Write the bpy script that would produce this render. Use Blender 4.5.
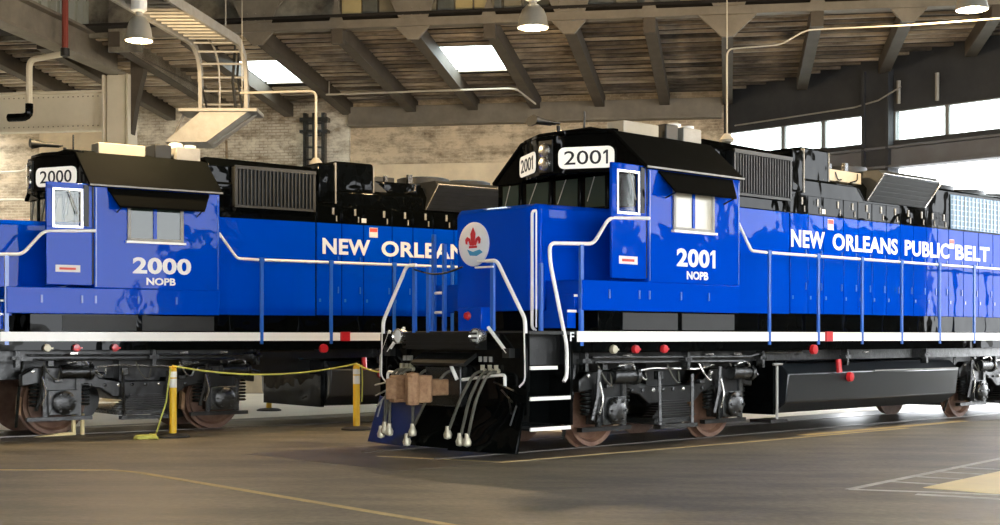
import bpy, bmesh, math, random
from mathutils import Vector, Matrix
random.seed(7)
scene = bpy.context.scene
for o in list(bpy.data.objects):
    bpy.data.objects.remove(o)
COL = scene.collection

# ------------------------------------------------------------------ camera
cam_d = bpy.data.cameras.new('camera')
cam = bpy.data.objects.new('camera', cam_d)
COL.objects.link(cam)
cam.location = (0, 0, 1.57)
cam.rotation_euler = (math.pi / 2, 0, 0)
cam_d.sensor_width = 36
cam_d.lens = 36 * 1389 / 1000
cam_d.shift_y = 0.0745
cam_d.clip_end = 400
scene.camera = cam

# ------------------------------------------------------------------ sky, exposure
world = bpy.data.worlds.new('world')
scene.world = world
world.use_nodes = True
bg = world.node_tree.nodes['Background']
bg.inputs[0].default_value = (0.92, 0.96, 1.0, 1)      # even bright overcast
bg.inputs[1].default_value = 4.0
scene.view_settings.view_transform = 'Standard'
scene.view_settings.look = 'None'
scene.view_settings.gamma = 1
scene.view_settings.use_curve_mapping = False
scene.view_settings.exposure = 1.65
LAMP_W = 360

# ------------------------------------------------------------------ materials
def mat(name, color, rough=0.5, metal=0.0, spec=0.5, coat=0.0, noise=None, bump=0.0, nscale=6.0, emit=None, estr=0.0, coatr=0.05, stretch=(1, 1, 1)):
    m = bpy.data.materials.new(name)
    m.use_nodes = True
    nt = m.node_tree
    b = nt.nodes['Principled BSDF']
    b.inputs['Base Color'].default_value = (*color, 1)
    b.inputs['Roughness'].default_value = rough
    b.inputs['Metallic'].default_value = metal
    b.inputs['Specular IOR Level'].default_value = spec
    b.inputs['Coat Weight'].default_value = coat
    b.inputs['Coat Roughness'].default_value = coatr
    if emit:
        b.inputs['Emission Color'].default_value = (*emit, 1)
        b.inputs['Emission Strength'].default_value = estr
    if noise or bump:
        tc = nt.nodes.new('ShaderNodeTexCoord')
        mp = nt.nodes.new('ShaderNodeMapping')
        mp.inputs['Scale'].default_value = stretch
        nt.links.new(tc.outputs['Object'], mp.inputs['Vector'])
        n = nt.nodes.new('ShaderNodeTexNoise')
        n.inputs['Scale'].default_value = nscale
        n.inputs['Detail'].default_value = 6
        n.inputs['Roughness'].default_value = 0.65
        nt.links.new(mp.outputs['Vector'], n.inputs['Vector'])
        if noise:
            r = nt.nodes.new('ShaderNodeValToRGB')
            r.color_ramp.elements[0].position = 0.35
            r.color_ramp.elements[1].position = 0.68
            r.color_ramp.elements[0].color = (*color, 1)
            r.color_ramp.elements[1].color = (*noise, 1)
            nt.links.new(n.outputs['Fac'], r.inputs['Fac'])
            nt.links.new(r.outputs['Color'], b.inputs['Base Color'])
        if bump:
            bp = nt.nodes.new('ShaderNodeBump')
            bp.inputs['Strength'].default_value = bump
            bp.inputs['Distance'].default_value = 0.03
            nt.links.new(n.outputs['Fac'], bp.inputs['Height'])
            nt.links.new(bp.outputs['Normal'], b.inputs['Normal'])
    return m

def paint(name, color, rough=0.4, coat=0.22, wob=0.04):
    # glossy coach paint on slightly rippled sheet steel
    m = mat(name, color, rough, coat=coat, coatr=0.03, spec=0.0)
    nt = m.node_tree
    b = nt.nodes['Principled BSDF']
    tc = nt.nodes.new('ShaderNodeTexCoord')
    n = nt.nodes.new('ShaderNodeTexNoise')
    n.inputs['Scale'].default_value = 1.3
    n.inputs['Detail'].default_value = 2
    nt.links.new(tc.outputs['Object'], n.inputs['Vector'])
    bp = nt.nodes.new('ShaderNodeBump')
    bp.inputs['Strength'].default_value = wob * 2
    bp.inputs['Distance'].default_value = 0.25
    nt.links.new(n.outputs['Fac'], bp.inputs['Height'])
    nt.links.new(bp.outputs['Normal'], b.inputs['Normal'])
    nt.links.new(bp.outputs['Normal'], b.inputs['Coat Normal'])
    return m

def brick_mat(name, c1, c2, mortar, dirt, patch, pscale=0.35, rot=False):
    m = mat(name, c1, 0.85)
    nt = m.node_tree
    b = nt.nodes['Principled BSDF']
    tc = nt.nodes.new('ShaderNodeTexCoord')
    mp = nt.nodes.new('ShaderNodeMapping')
    mp.inputs['Rotation'].default_value = (math.pi / 2, 0, 0)
    nt.links.new(tc.outputs['Object'], mp.inputs['Vector'])
    br = nt.nodes.new('ShaderNodeTexBrick')
    br.inputs['Scale'].default_value = 1.0
    br.inputs['Brick Width'].default_value = 0.24
    br.inputs['Row Height'].default_value = 0.082
    br.inputs['Mortar Size'].default_value = 0.012
    br.inputs['Color1'].default_value = (*c1, 1)
    br.inputs['Color2'].default_value = (*c2, 1)
    br.inputs['Mortar'].default_value = (*mortar, 1)
    nt.links.new(mp.outputs['Vector'], br.inputs['Vector'])
    n = nt.nodes.new('ShaderNodeTexNoise')
    n.inputs['Scale'].default_value = pscale
    n.inputs['Detail'].default_value = 8
    n.inputs['Roughness'].default_value = 0.7
    nt.links.new(tc.outputs['Object'], n.inputs['Vector'])
    r = nt.nodes.new('ShaderNodeValToRGB')
    r.color_ramp.elements[0].position = 0.47
    r.color_ramp.elements[1].position = 0.56
    nt.links.new(n.outputs['Fac'], r.inputs['Fac'])
    mx = nt.nodes.new('ShaderNodeMixRGB')
    nt.links.new(r.outputs['Color'], mx.inputs['Fac'])
    nt.links.new(br.outputs['Color'], mx.inputs['Color1'])
    mx.inputs['Color2'].default_value = (*patch, 1)
    n2 = nt.nodes.new('ShaderNodeTexNoise')
    n2.inputs['Scale'].default_value = 1.4
    n2.inputs['Detail'].default_value = 9
    n2.inputs['Roughness'].default_value = 0.75
    mp2 = nt.nodes.new('ShaderNodeMapping')
    mp2.inputs['Scale'].default_value = (1.0, 1.0, 2.2)
    nt.links.new(tc.outputs['Object'], mp2.inputs['Vector'])
    nt.links.new(mp2.outputs['Vector'], n2.inputs['Vector'])
    r2 = nt.nodes.new('ShaderNodeValToRGB')
    r2.color_ramp.elements[0].position = 0.46
    r2.color_ramp.elements[1].position = 0.64
    r2.color_ramp.elements[0].color = (1, 1, 1, 1)
    r2.color_ramp.elements[1].color = (*dirt, 1)
    nt.links.new(n2.outputs['Fac'], r2.inputs['Fac'])
    mu = nt.nodes.new('ShaderNodeMixRGB')
    mu.blend_type = 'MULTIPLY'
    mu.inputs['Fac'].default_value = 1
    nt.links.new(mx.outputs['Color'], mu.inputs['Color1'])
    nt.links.new(r2.outputs['Color'], mu.inputs['Color2'])
    nt.links.new(mu.outputs['Color'], b.inputs['Base Color'])
    bp = nt.nodes.new('ShaderNodeBump')
    bp.inputs['Strength'].default_value = 0.4
    bp.inputs['Distance'].default_value = 0.01
    nt.links.new(br.outputs['Fac'], bp.inputs['Height'])
    bp.invert = True
    nt.links.new(bp.outputs['Normal'], b.inputs['Normal'])
    return m

def floor_mat():
    m = mat('asphalt_floor', (0.1, 0.09, 0.075), 0.6, spec=0.4)
    nt = m.node_tree
    b = nt.nodes['Principled BSDF']
    tc = nt.nodes.new('ShaderNodeTexCoord')
    n = nt.nodes.new('ShaderNodeTexNoise'); n.inputs['Scale'].default_value = 0.9; n.inputs['Detail'].default_value = 10; n.inputs['Roughness'].default_value = 0.62
    n2 = nt.nodes.new('ShaderNodeTexNoise'); n2.inputs['Scale'].default_value = 14; n2.inputs['Detail'].default_value = 6
    mp = nt.nodes.new('ShaderNodeMapping'); mp.inputs['Scale'].default_value = (0.6, 1.6, 1); mp.inputs['Rotation'].default_value = (0, 0, 0.7)
    nt.links.new(tc.outputs['Object'], mp.inputs['Vector'])
    nt.links.new(mp.outputs['Vector'], n.inputs['Vector'])
    nt.links.new(tc.outputs['Object'], n2.inputs['Vector'])
    r = nt.nodes.new('ShaderNodeValToRGB')
    r.color_ramp.elements[0].position = 0.38; r.color_ramp.elements[0].color = (0.09, 0.080, 0.056, 1)
    r.color_ramp.elements[1].position = 0.62; r.color_ramp.elements[1].color = (0.21, 0.188, 0.135, 1)
    nt.links.new(n.outputs['Fac'], r.inputs['Fac'])
    r2 = nt.nodes.new('ShaderNodeValToRGB')
    r2.color_ramp.elements[0].position = 0.3; r2.color_ramp.elements[0].color = (0.75, 0.75, 0.75, 1)
    r2.color_ramp.elements[1].position = 0.7; r2.color_ramp.elements[1].color = (1.15, 1.15, 1.15, 1)
    nt.links.new(n2.outputs['Fac'], r2.inputs['Fac'])
    mu = nt.nodes.new('ShaderNodeMixRGB'); mu.blend_type = 'MULTIPLY'; mu.inputs['Fac'].default_value = 1
    nt.links.new(r.outputs['Color'], mu.inputs['Color1']); nt.links.new(r2.outputs['Color'], mu.inputs['Color2'])
    nt.links.new(mu.outputs['Color'], b.inputs['Base Color'])
    rr = nt.nodes.new('ShaderNodeMapRange'); rr.inputs['To Min'].default_value = 0.42; rr.inputs['To Max'].default_value = 0.7
    nt.links.new(n.outputs['Fac'], rr.inputs['Value'])
    nt.links.new(rr.outputs['Result'], b.inputs['Roughness'])
    bp = nt.nodes.new('ShaderNodeBump'); bp.inputs['Strength'].default_value = 0.25; bp.inputs['Distance'].default_value = 0.02
    nt.links.new(n2.outputs['Fac'], bp.inputs['Height'])
    nt.links.new(bp.outputs['Normal'], b.inputs['Normal'])
    return m

def glass_mat(name, tint=(0.03, 0.045, 0.035)):
    return mat(name, tint, 0.04, spec=0.35, coat=0.0)

def clear_glass(name):
    m = bpy.data.materials.new(name); m.use_nodes = True
    nt = m.node_tree
    nt.nodes.remove(nt.nodes['Principled BSDF'])
    out = nt.nodes['Material Output']
    t = nt.nodes.new('ShaderNodeBsdfTransparent'); t.inputs[0].default_value = (0.88, 0.92, 0.90, 1)
    g = nt.nodes.new('ShaderNodeBsdfGlossy'); g.inputs['Roughness'].default_value = 0.05
    mx = nt.nodes.new('ShaderNodeMixShader'); mx.inputs[0].default_value = 0.03
    nt.links.new(t.outputs[0], mx.inputs[1]); nt.links.new(g.outputs[0], mx.inputs[2])
    nt.links.new(mx.outputs[0], out.inputs['Surface'])
    return m

M = dict(
    blue=paint('blue_paint', (0.0, 0.055, 0.50)),
    blue_rail=mat('blue_rail_paint', (0.012, 0.11, 0.50), 0.35, coat=0.5),
    black=paint('black_gloss_paint', (0.002, 0.0025, 0.0025), 0.35, wob=0.06),
    black_satin=mat('black_satin_paint', (0.004, 0.0045, 0.004), 0.5, noise=(0.008, 0.009, 0.008), nscale=3, bump=0.05),
    awning=mat('black_canvas', (0.0022, 0.0025, 0.0022), 0.9, spec=0.03),
    roofblack=mat('black_roof_paint', (0.0025, 0.003, 0.0025), 0.8, noise=(0.004, 0.0045, 0.004), nscale=2, spec=0.03),
    white=mat('white_paint', (0.92, 0.90, 0.84), 0.4, coat=0.3),
    letter=mat('white_lettering', (0.82, 0.83, 0.84), 0.45),
    boardwhite=mat('number_board_white', (0.80, 0.77, 0.68), 0.35, coat=0.4, emit=(1, 0.93, 0.8), estr=0.2),
    ink=mat('black_lettering', (0.012, 0.012, 0.012), 0.5),
    grime=mat('greasy_black_iron', (0.002, 0.0022, 0.002), 0.3, noise=(0.006, 0.0065, 0.006), nscale=9, bump=0.35, spec=0.7),
    grime2=mat('worn_dark_iron', (0.003, 0.0035, 0.003), 0.26, noise=(0.016, 0.018, 0.017), nscale=13, bump=0.4, spec=0.8),
    tank=mat('black_tank_paint', (0.011, 0.014, 0.017), 0.3, coat=0.3, spec=0.6),
    rust=mat('rusty_coupler_iron', (0.20, 0.10, 0.045), 0.7, noise=(0.34, 0.20, 0.10), nscale=11, bump=0.5),
    wheel=mat('rusty_wheel_steel', (0.10, 0.045, 0.025), 0.6, noise=(0.18, 0.10, 0.06), nscale=7, bump=0.3),
    tread=mat('polished_wheel_tread', (0.32, 0.24, 0.18), 0.4, metal=0.6),
    grille=mat('grey_grille_metal', (0.014, 0.016, 0.015), 0.5, noise=(0.026, 0.027, 0.026), nscale=4),
    radiator=mat('glare_blue_radiator_mesh', (0.10, 0.19, 0.30), 0.4, metal=0.2),  # bluish daylight glare put into the screen and bar colours
    radbar=mat('glare_blue_screen_bar', (0.40, 0.50, 0.58), 0.4),
    chrome=mat('bright_metal', (0.62, 0.60, 0.55), 0.25, metal=0.8),
    greymetal=mat('grey_galvanized_metal', (0.27, 0.26, 0.23), 0.5, metal=0.2, noise=(0.34, 0.33, 0.30), nscale=5),
    cream=mat('cream_panel_paint', (0.40, 0.36, 0.27), 0.6, noise=(0.46, 0.42, 0.33), nscale=3),
    red=mat('red_paint', (0.55, 0.015, 0.02), 0.35, coat=0.5),
    sticker=mat('white_sticker', (0.75, 0.72, 0.68), 0.5),
    stickred=mat('red_sticker_print', (0.65, 0.06, 0.04), 0.5),
    navy=mat('dark_blue_plow_steel', (0.003, 0.006, 0.020), 0.3, coat=0.5, noise=(0.008, 0.014, 0.04), nscale=3),
    lamp=mat('headlight_lens', (0.8, 0.8, 0.76), 0.12, coat=1),
    glass=glass_mat('dark_cab_glass'),
    glass_l=glass_mat('pale_reflection_glass', (0.55, 0.51, 0.40)),  # pale reflection of the surroundings put into the pane colour
    rubber=mat('grey_rubber_hose', (0.055, 0.052, 0.040), 0.55, noise=(0.10, 0.095, 0.07), nscale=8),
    brass=mat('pale_hose_fitting', (0.50, 0.46, 0.34), 0.4, metal=0.3),
    yellow=mat('yellow_post_plastic', (0.72, 0.43, 0.005), 0.45, noise=(0.78, 0.49, 0.02), nscale=4),
    rope=mat('yellow_green_rope', (0.50, 0.50, 0.10), 0.8),
    reflect=mat('white_reflective_band', (0.80, 0.78, 0.70), 0.35),
    base=mat('black_rubber_base', (0.018, 0.018, 0.018), 0.7),
    floor=floor_mat(),
    pale=mat('floor_sunlight_paint', (0.72, 0.68, 0.58), 0.6, noise=(0.80, 0.76, 0.66), nscale=1.5),  # brightness of sunlit floor put into the base colour
    yline=mat('worn_yellow_line', (0.52, 0.40, 0.18), 0.7, noise=(0.36, 0.28, 0.14), nscale=3),
    ypaint=mat('pale_yellow_floor_paint', (0.85, 0.70, 0.36), 0.6, noise=(0.76, 0.62, 0.32), nscale=2),
    wline=mat('worn_white_line', (0.55, 0.53, 0.48), 0.7, noise=(0.32, 0.31, 0.28), nscale=3),
    slab_dark=mat('dark_brown_concrete', (0.045, 0.038, 0.028), 0.45, noise=(0.12, 0.10, 0.07), nscale=1.2),
    yard=mat('yard_concrete', (0.30, 0.29, 0.27), 0.8, noise=(0.38, 0.37, 0.34), nscale=0.4),
    steel=mat('railhead_steel', (0.20, 0.18, 0.16), 0.35, metal=0.8),
    beam=mat('tan_grey_beam_paint', (0.22, 0.195, 0.15), 0.6, noise=(0.15, 0.13, 0.10), nscale=1.8, bump=0.1),
    beam_l=mat('pale_girder_paint', (0.72, 0.66, 0.52), 0.6, noise=(0.62, 0.57, 0.44), nscale=1.0),
    beam_g=mat('glare_blue_grey_beam', (0.13, 0.14, 0.155), 0.6, noise=(0.10, 0.10, 0.11), nscale=1.5),  # bluish glare of the doorway put into the beam colour
    beam_d=mat('dark_rafter_paint', (0.060, 0.048, 0.034), 0.65, noise=(0.09, 0.074, 0.054), nscale=2),
    deck=mat('dark_roof_deck', (0.010, 0.008, 0.006), 0.9, noise=(0.022, 0.017, 0.012), nscale=1.3),
    plank=mat('lit_tan_roof_plank', (0.55, 0.46, 0.34), 0.85, noise=(0.10, 0.078, 0.055), nscale=1.5, stretch=(0.5, 1, 1)),  # lighter plank tone, commoner at left where more light falls
    plank_l=mat('lit_cream_roof_plank', (0.80, 0.70, 0.54), 0.85, noise=(0.35, 0.28, 0.19), nscale=1.2, stretch=(0.5, 1, 1)),  # brighter light of the left bays put into the plank colour
    plank2=mat('dim_grey_roof_plank', (0.26, 0.21, 0.15), 0.85, noise=(0.035, 0.03, 0.025), nscale=1.5, stretch=(0.5, 1, 1)),  # darker plank tone, commoner at right to imitate the dimmer light
    pipe=mat('white_pipe_paint', (0.50, 0.46, 0.37), 0.5),
    redpipe=mat('red_pipe_paint', (0.22, 0.035, 0.02), 0.5),
    brick=brick_mat('weathered_brick', (0.52, 0.42, 0.29), (0.42, 0.335, 0.23), (0.58, 0.49, 0.35), (0.38, 0.35, 0.32), (0.68, 0.56, 0.39)),
    brickwhite=brick_mat('flaking_white_brick', (0.62, 0.57, 0.47), (0.52, 0.46, 0.36), (0.36, 0.31, 0.24), (0.42, 0.36, 0.30), (0.78, 0.73, 0.61)),
    brickred=brick_mat('bare_red_brick', (0.22, 0.12, 0.075), (0.26, 0.15, 0.09), (0.34, 0.29, 0.22), (0.6, 0.58, 0.55), (0.30, 0.20, 0.13), 0.8),
    plaster=mat('tan_plaster', (0.82, 0.68, 0.46), 0.85, noise=(0.62, 0.50, 0.34), nscale=1.1, bump=0.1),
    whitewash=mat('whitewashed_block', (0.62, 0.58, 0.46), 0.8, noise=(0.50, 0.46, 0.36), nscale=2),
    darkwall=mat('dark_grey_wall', (0.022, 0.025, 0.03), 0.85, noise=(0.04, 0.042, 0.045), nscale=1.0, bump=0.2),  # dark mottled tone shared by the window wall and its column
    dirtywall=mat('peeling_dark_plaster', (0.07, 0.062, 0.05), 0.9, noise=(0.30, 0.28, 0.22), nscale=1.6, bump=0.2),
    dirtywall2=mat('peeling_pale_plaster', (0.50, 0.45, 0.35), 0.85, noise=(0.22, 0.18, 0.13), nscale=1.6, bump=0.2),
    yellowpane=mat('faded_yellow_panel', (0.52, 0.42, 0.20), 0.6, noise=(0.44, 0.36, 0.18), nscale=2),
    greypane=mat('dim_grey_pane', (0.10, 0.11, 0.10), 0.25, noise=(0.17, 0.17, 0.15), nscale=2),
    olivepane=mat('olive_panel', (0.20, 0.18, 0.12), 0.6, noise=(0.27, 0.24, 0.17), nscale=2),
    corrug=mat('translucent_grey_sheet', (0.30, 0.32, 0.28), 0.5),
    clear=clear_glass('window_glass'),
    shade=mat('lamp_shade_aluminium', (0.55, 0.52, 0.44), 0.35, metal=0.5),
    bulb=mat('lit_bulb', (1, 0.9, 0.7), 0.4, emit=(1, 0.84, 0.58), estr=9),
    windowframe=mat('grey_window_frame', (0.16, 0.17, 0.17), 0.5),
    logored=mat('logo_red', (0.60, 0.02, 0.03), 0.4),
    logoblue=mat('logo_light_blue', (0.05, 0.30, 0.55), 0.4),
)

# ------------------------------------------------------------------ shape helpers: each returns (verts, faces)
def box(a0, a1, b0, b1, c0, c1):
    v = [(a, b, c) for a in (a0, a1) for b in (b0, b1) for c in (c0, c1)]
    return v, [(0, 1, 3, 2), (4, 6, 7, 5), (0, 4, 5, 1), (2, 3, 7, 6), (0, 2, 6, 4), (1, 5, 7, 3)]

def prism(poly, h0, h1, axis):
    # poly: 2-D outline in the other two axes (kept in order), extruded along axis
    n = len(poly)
    def pt(p, h):
        if axis == 0: return (h, p[0], p[1])
        if axis == 1: return (p[0], h, p[1])
        return (p[0], p[1], h)
    v = [pt(p, h0) for p in poly] + [pt(p, h1) for p in poly]
    f = [tuple(range(n)), tuple(range(2 * n - 1, n - 1, -1))]
    f += [(i, (i + 1) % n, n + (i + 1) % n, n + i) for i in range(n)]
    return v, f

def loft(sections):
    n = len(sections[0])
    v = [p for s in sections for p in s]
    f = [tuple(range(n)), tuple(range(len(v) - 1, len(v) - n - 1, -1))]
    for k in range(len(sections) - 1):
        for i in range(n):
            j = (i + 1) % n
            f.append((k * n + i, k * n + j, (k + 1) * n + j, (k + 1) * n + i))
    return v, f

def cyl(p0, p1, r, n=12, r2=None):
    p0 = Vector(p0); p1 = Vector(p1)
    d = (p1 - p0).normalized()
    a = d.orthogonal().normalized(); b = d.cross(a)
    r2 = r if r2 is None else r2
    s0 = [tuple(p0 + (a * math.cos(2 * math.pi * i / n) + b * math.sin(2 * math.pi * i / n)) * r) for i in range(n)]
    s1 = [tuple(p1 + (a * math.cos(2 * math.pi * i / n) + b * math.sin(2 * math.pi * i / n)) * r2) for i in range(n)]
    return loft([s0, s1])

def tube(pts, r, n=8):
    pts = [Vector(p) for p in pts]
    ref = None; secs = []
    for i, p in enumerate(pts):
        if i == 0: d = pts[1] - p
        elif i == len(pts) - 1: d = p - pts[i - 1]
        else: d = (pts[i + 1] - p).normalized() + (p - pts[i - 1]).normalized()
        d.normalize()
        a = d.orthogonal().normalized() if ref is None else (ref - d * ref.dot(d)).normalized()
        ref = a; b = d.cross(a)
        secs.append([tuple(p + (a * math.cos(2 * math.pi * k / n) + b * math.sin(2 * math.pi * k / n)) * r) for k in range(n)])
    return loft(secs)

def rounded(pts, r=0.12, k=4):
    # rounds the corners of a polyline
    pts = [Vector(p) for p in pts]; out = [pts[0]]
    for i in range(1, len(pts) - 1):
        a, b, c = pts[i - 1], pts[i], pts[i + 1]
        ra = min(r, (a - b).length * 0.45); rc = min(r, (c - b).length * 0.45)
        p0 = b + (a - b).normalized() * ra; p1 = b + (c - b).normalized() * rc
        for j in range(k + 1):
            t = j / k
            out.append(p0 * (1 - t) ** 2 + b * 2 * t * (1 - t) + p1 * t * t)
    out.append(pts[-1])
    return [tuple(p) for p in out]

def lathe(prof, c, axis=2, n=20):
    # prof: (radius, height) pairs; revolve about axis through c
    v = []; f = []
    for r, h in prof:
        for i in range(n):
            a = 2 * math.pi * i / n
            x, y = r * math.cos(a), r * math.sin(a)
            p = (x, y, h) if axis == 2 else ((h, x, y) if axis == 0 else (x, h, y))
            v.append((p[0] + c[0], p[1] + c[1], p[2] + c[2]))
    for k in range(len(prof) - 1):
        for i in range(n):
            j = (i + 1) % n
            f.append((k * n + i, k * n + j, (k + 1) * n + j, (k + 1) * n + i))
    if prof[0][0] > 1e-4: f.append(tuple(range(n)))
    if prof[-1][0] > 1e-4: f.append(tuple(range((len(prof) - 1) * n, len(prof) * n)))
    return v, f

def hexring(c, r, axis=1):
    return lathe([(r, -0.01), (r, 0.012)], c, axis, 6)

IDENT = lambda p: p
def mesh_of(name, shapes, fn=IDENT):
    v = []; f = []
    for sv, sf in shapes:
        o = len(v)
        v += [fn(p) for p in sv]
        f += [tuple(i + o for i in q) for q in sf]
    me = bpy.data.meshes.new(name)
    me.from_pydata([tuple(p) for p in v], [], f)
    bm = bmesh.new(); bm.from_mesh(me)
    bmesh.ops.remove_doubles(bm, verts=bm.verts, dist=1e-6)
    bmesh.ops.recalc_face_normals(bm, faces=bm.faces)
    bm.to_mesh(me); bm.free()
    return me

def link(name, me, m, parent=None, bevel=0, smooth=True):
    o = bpy.data.objects.new(name, me)
    COL.objects.link(o)
    if m is not None and not me.materials: me.materials.append(m)
    if smooth:
        for p in me.polygons: p.use_smooth = True
        me.set_sharp_from_angle(angle=math.radians(35))
    if bevel:
        md = o.modifiers.new('bevel', 'BEVEL'); md.width = bevel; md.segments = 2; md.limit_method = 'ANGLE'; md.angle_limit = math.radians(40)
    if parent: o.parent = parent
    return o

def part(name, m, parent, *shapes, bevel=0, fn=IDENT, smooth=True, label=None):
    o = link(name, mesh_of(name, shapes, fn), m, parent, bevel, smooth)
    if label: o['label'] = label
    return o

def tag(o, label=None, cat=None, group=None, kind=None):
    if label: o['label'] = label
    if cat: o['category'] = cat
    if group: o['group'] = group
    if kind: o['kind'] = kind
    return o

def empty(name, loc=(0, 0, 0), rz=0):
    o = bpy.data.objects.new(name, None); COL.objects.link(o)
    o.empty_display_size = 0.2
    o.location = loc; o.rotation_euler = (0, 0, rz)
    return o

def text_shape(body, width, height, depth=0.006, bold=0.012, spacing=1.0):
    if body == '2001':        # the numeral one has a flag
        V, F = text_shape('200', width * 0.845, height, depth, bold, spacing)
        x1 = width; sw = height * (0.15 + 4 * max(bold - 0.012, 0.0))
        pts = [(x1, 0), (x1, height), (x1 - sw * 0.9, height), (x1 - sw - height * 0.20, height * 0.84), (x1 - sw - height * 0.20, height * 0.68), (x1 - sw, height * 0.80), (x1 - sw, 0)]
        pv, pf = prism(pts, 0.0, depth, 2)
        return V + pv, F + [tuple(i + len(V) for i in f) for f in pf]
    cu = bpy.data.curves.new('lettering', 'FONT')
    cu.body = body; cu.extrude = 0.01; cu.offset = bold; cu.space_character = spacing
    cu.resolution_u = 4
    o = bpy.data.objects.new('lettering', cu); COL.objects.link(o)
    dg = bpy.context.evaluated_depsgraph_get(); dg.update()
    me = bpy.data.meshes.new_from_object(o.evaluated_get(dg))
    bpy.data.objects.remove(o); bpy.data.curves.remove(cu)
    xs = [v.co.x for v in me.vertices]; ys = [v.co.y for v in me.vertices]
    x0, x1, y0, y1 = min(xs), max(xs), min(ys), max(ys)
    V = [((v.co.x - x0) / (x1 - x0) * width, (v.co.y - y0) / (y1 - y0) * height, depth * (1 if v.co.z > 0 else 0)) for v in me.vertices]
    F = [tuple(p.vertices) for p in me.polygons]
    bpy.data.meshes.remove(me)
    return V, F

# ------------------------------------------------------------------ frames
A46 = math.radians(46.2)
U = (math.sin(A46), math.cos(A46)); N = (math.cos(A46), -math.sin(A46))
O1 = (0.750, 20.356)
O2 = (-7.60, 22.81)
A53 = math.radians(53.2)
U2 = (math.sin(A53), math.cos(A53)); N2 = (math.cos(A53), -math.sin(A53))
LROT = math.atan2(U[1], U[0]); LROT2 = math.atan2(U2[1], U2[0])
A9 = math.radians(9.3)
BROT = -A9
def Bp(p, q, z=0):
    # building grid: p to the right along the back wall, q away from the camera
    return (p * math.cos(A9) + q * math.sin(A9), -p * math.sin(A9) + q * math.cos(A9), z)
def flip(p): return (p[0], -p[1], p[2])         # (along, toward camera, up) -> local axes
def W1(s, t, z=0):
    return (O1[0] + s * U[0] + t * N[0], O1[1] + s * U[1] + t * N[1], z)
QB, QW = 29.9, 37.5
def roof_z(q): return 7.72 + (QW - q) * 0.0645
SW = 15.3
def wall_p(q):
    # p of the window wall at depth q
    t = (32.45 - q) / 0.6007
    x, y, _ = W1(SW, t)
    return x * math.cos(A9) - y * math.sin(A9)

# ================================================================== SETTING
fl = part('floor', M['floor'], None, box(-60, 60, -4, 60, -0.3, 0.0)); tag(fl, kind='structure')
def strip(name, m, pts, width, z=0.004):
    # painted strip along a ground polyline
    v = []; f = []
    P = [Vector((p[0], p[1])) for p in pts]
    for i, p in enumerate(P):
        d = (P[min(i + 1, len(P) - 1)] - P[max(i - 1, 0)]).normalized()
        nn = Vector((-d.y, d.x)) * width / 2
        for zz in (0.0005, z):
            for sg in (-1, 1):
                v.append((p.x + sg * nn.x, p.y + sg * nn.y, zz))
    for i in range(len(P) - 1):
        a = 4 * i; b = a + 4
        f += [(a, a + 1, b + 1, b), (a + 2, a + 3, b + 3, b + 2), (a, a + 2, b + 2, b), (a + 1, a + 3, b + 3, b + 1)]
    f += [(0, 1, 3, 2), (len(v) - 4, len(v) - 3, len(v) - 1, len(v) - 2)]
    return part(name, m, fl, (v, f))
strip('painted_line', M['yline'], [(-14, 16.45), (-4.6, 16.4), (-4.2, 16.1), (-0.42, 11.6), (1.6, 9.2)], 0.10)
a, b_ = W1(-5, 1.55), W1(16, 1.55)
strip('painted_line', M['yline'], [(-1.6, 18.3), (0.0, 17.4), W1(2.6, 1.75)[:2], W1(7, 1.75)[:2]], 0.09)
a, b_ = W1(4.2, 1.5), W1(9.6, 1.45)
strip('painted_line', M['yline'], [a[:2], b_[:2]], 0.22)
# darker slab between and beside the rails of the near track
strip('dark_slab', M['slab_dark'], [W1(-4.2, 0)[:2], W1(16, 0)[:2]], 3.3, 0.002)
strip('dark_slab', M['slab_dark'], [(O2[0] - 9 * U2[0], O2[1] - 9 * U2[1]), (O2[0] + 16 * U2[0], O2[1] + 16 * U2[1])], 3.2, 0.002)
def off2(s, t): return (O2[0] + s * U2[0] + t * N2[0], O2[1] + s * U2[1] + t * N2[1])
part('painted_floor_sunlight', M['pale'], fl, prism([(-12, 19.9), (-5.1, 26.6), (-2.5, 29.1), (3.6, 34.6), (2.0, 37.0), (-24, 41.2), (-24, 22)], 0.0012, 0.005, 2))  # sunlight on the floor behind the left locomotive, painted as a pale slab
strip('painted_floor_sunlight', M['pale'], [W1(2.0, -3.0)[:2], W1(16, -3.0)[:2]], 2.6, 0.006)  # same painted sunlight behind the right locomotive
# marked bay at the lower right
strip('painted_line', M['wline'], [(3.59, 14.3), (6.6, 18.1), (8.2, 20.1)], 0.09)
strip('painted_line', M['wline'], [(3.59, 14.3), (4.35, 14.05), (6.5, 13.2)], 0.09)
for k in range(4):
    x = 4.55 + 0.42 * k; y = 14.95 + 0.55 * k
    strip('hatch_line', M['wline'], [(x - 0.35, y + 0.35 - 0.2), (x + 0.15, y + 0.1 - 0.3)], 0.07)
part('yellow_floor_patch', M['ypaint'], fl, prism([(4.40, 14.45), (5.95, 16.35), (7.6, 18.3), (9.2, 16.2), (7.2, 13.4), (5.05, 13.8)], 0.0008, 0.006, 2))
strip('painted_line', M['wline'], [(4.15, 13.85), (5.0, 13.35), (7, 12.6)], 0.12)
# outdoor yard beyond the window wall
yd = part('yard_ground', M['yard'], None, prism([W1(SW + 0.3, -9)[:2], W1(SW + 0.3, 40)[:2], W1(70, 40)[:2], W1(70, -30)[:2]], -0.02, 0.01, 2)); tag(yd, kind='structure')
yd = part('yard_ground', M['yard'], None, box(-80, 80, -90, -4, -0.3, -0.002)); tag(yd, kind='structure')

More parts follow.
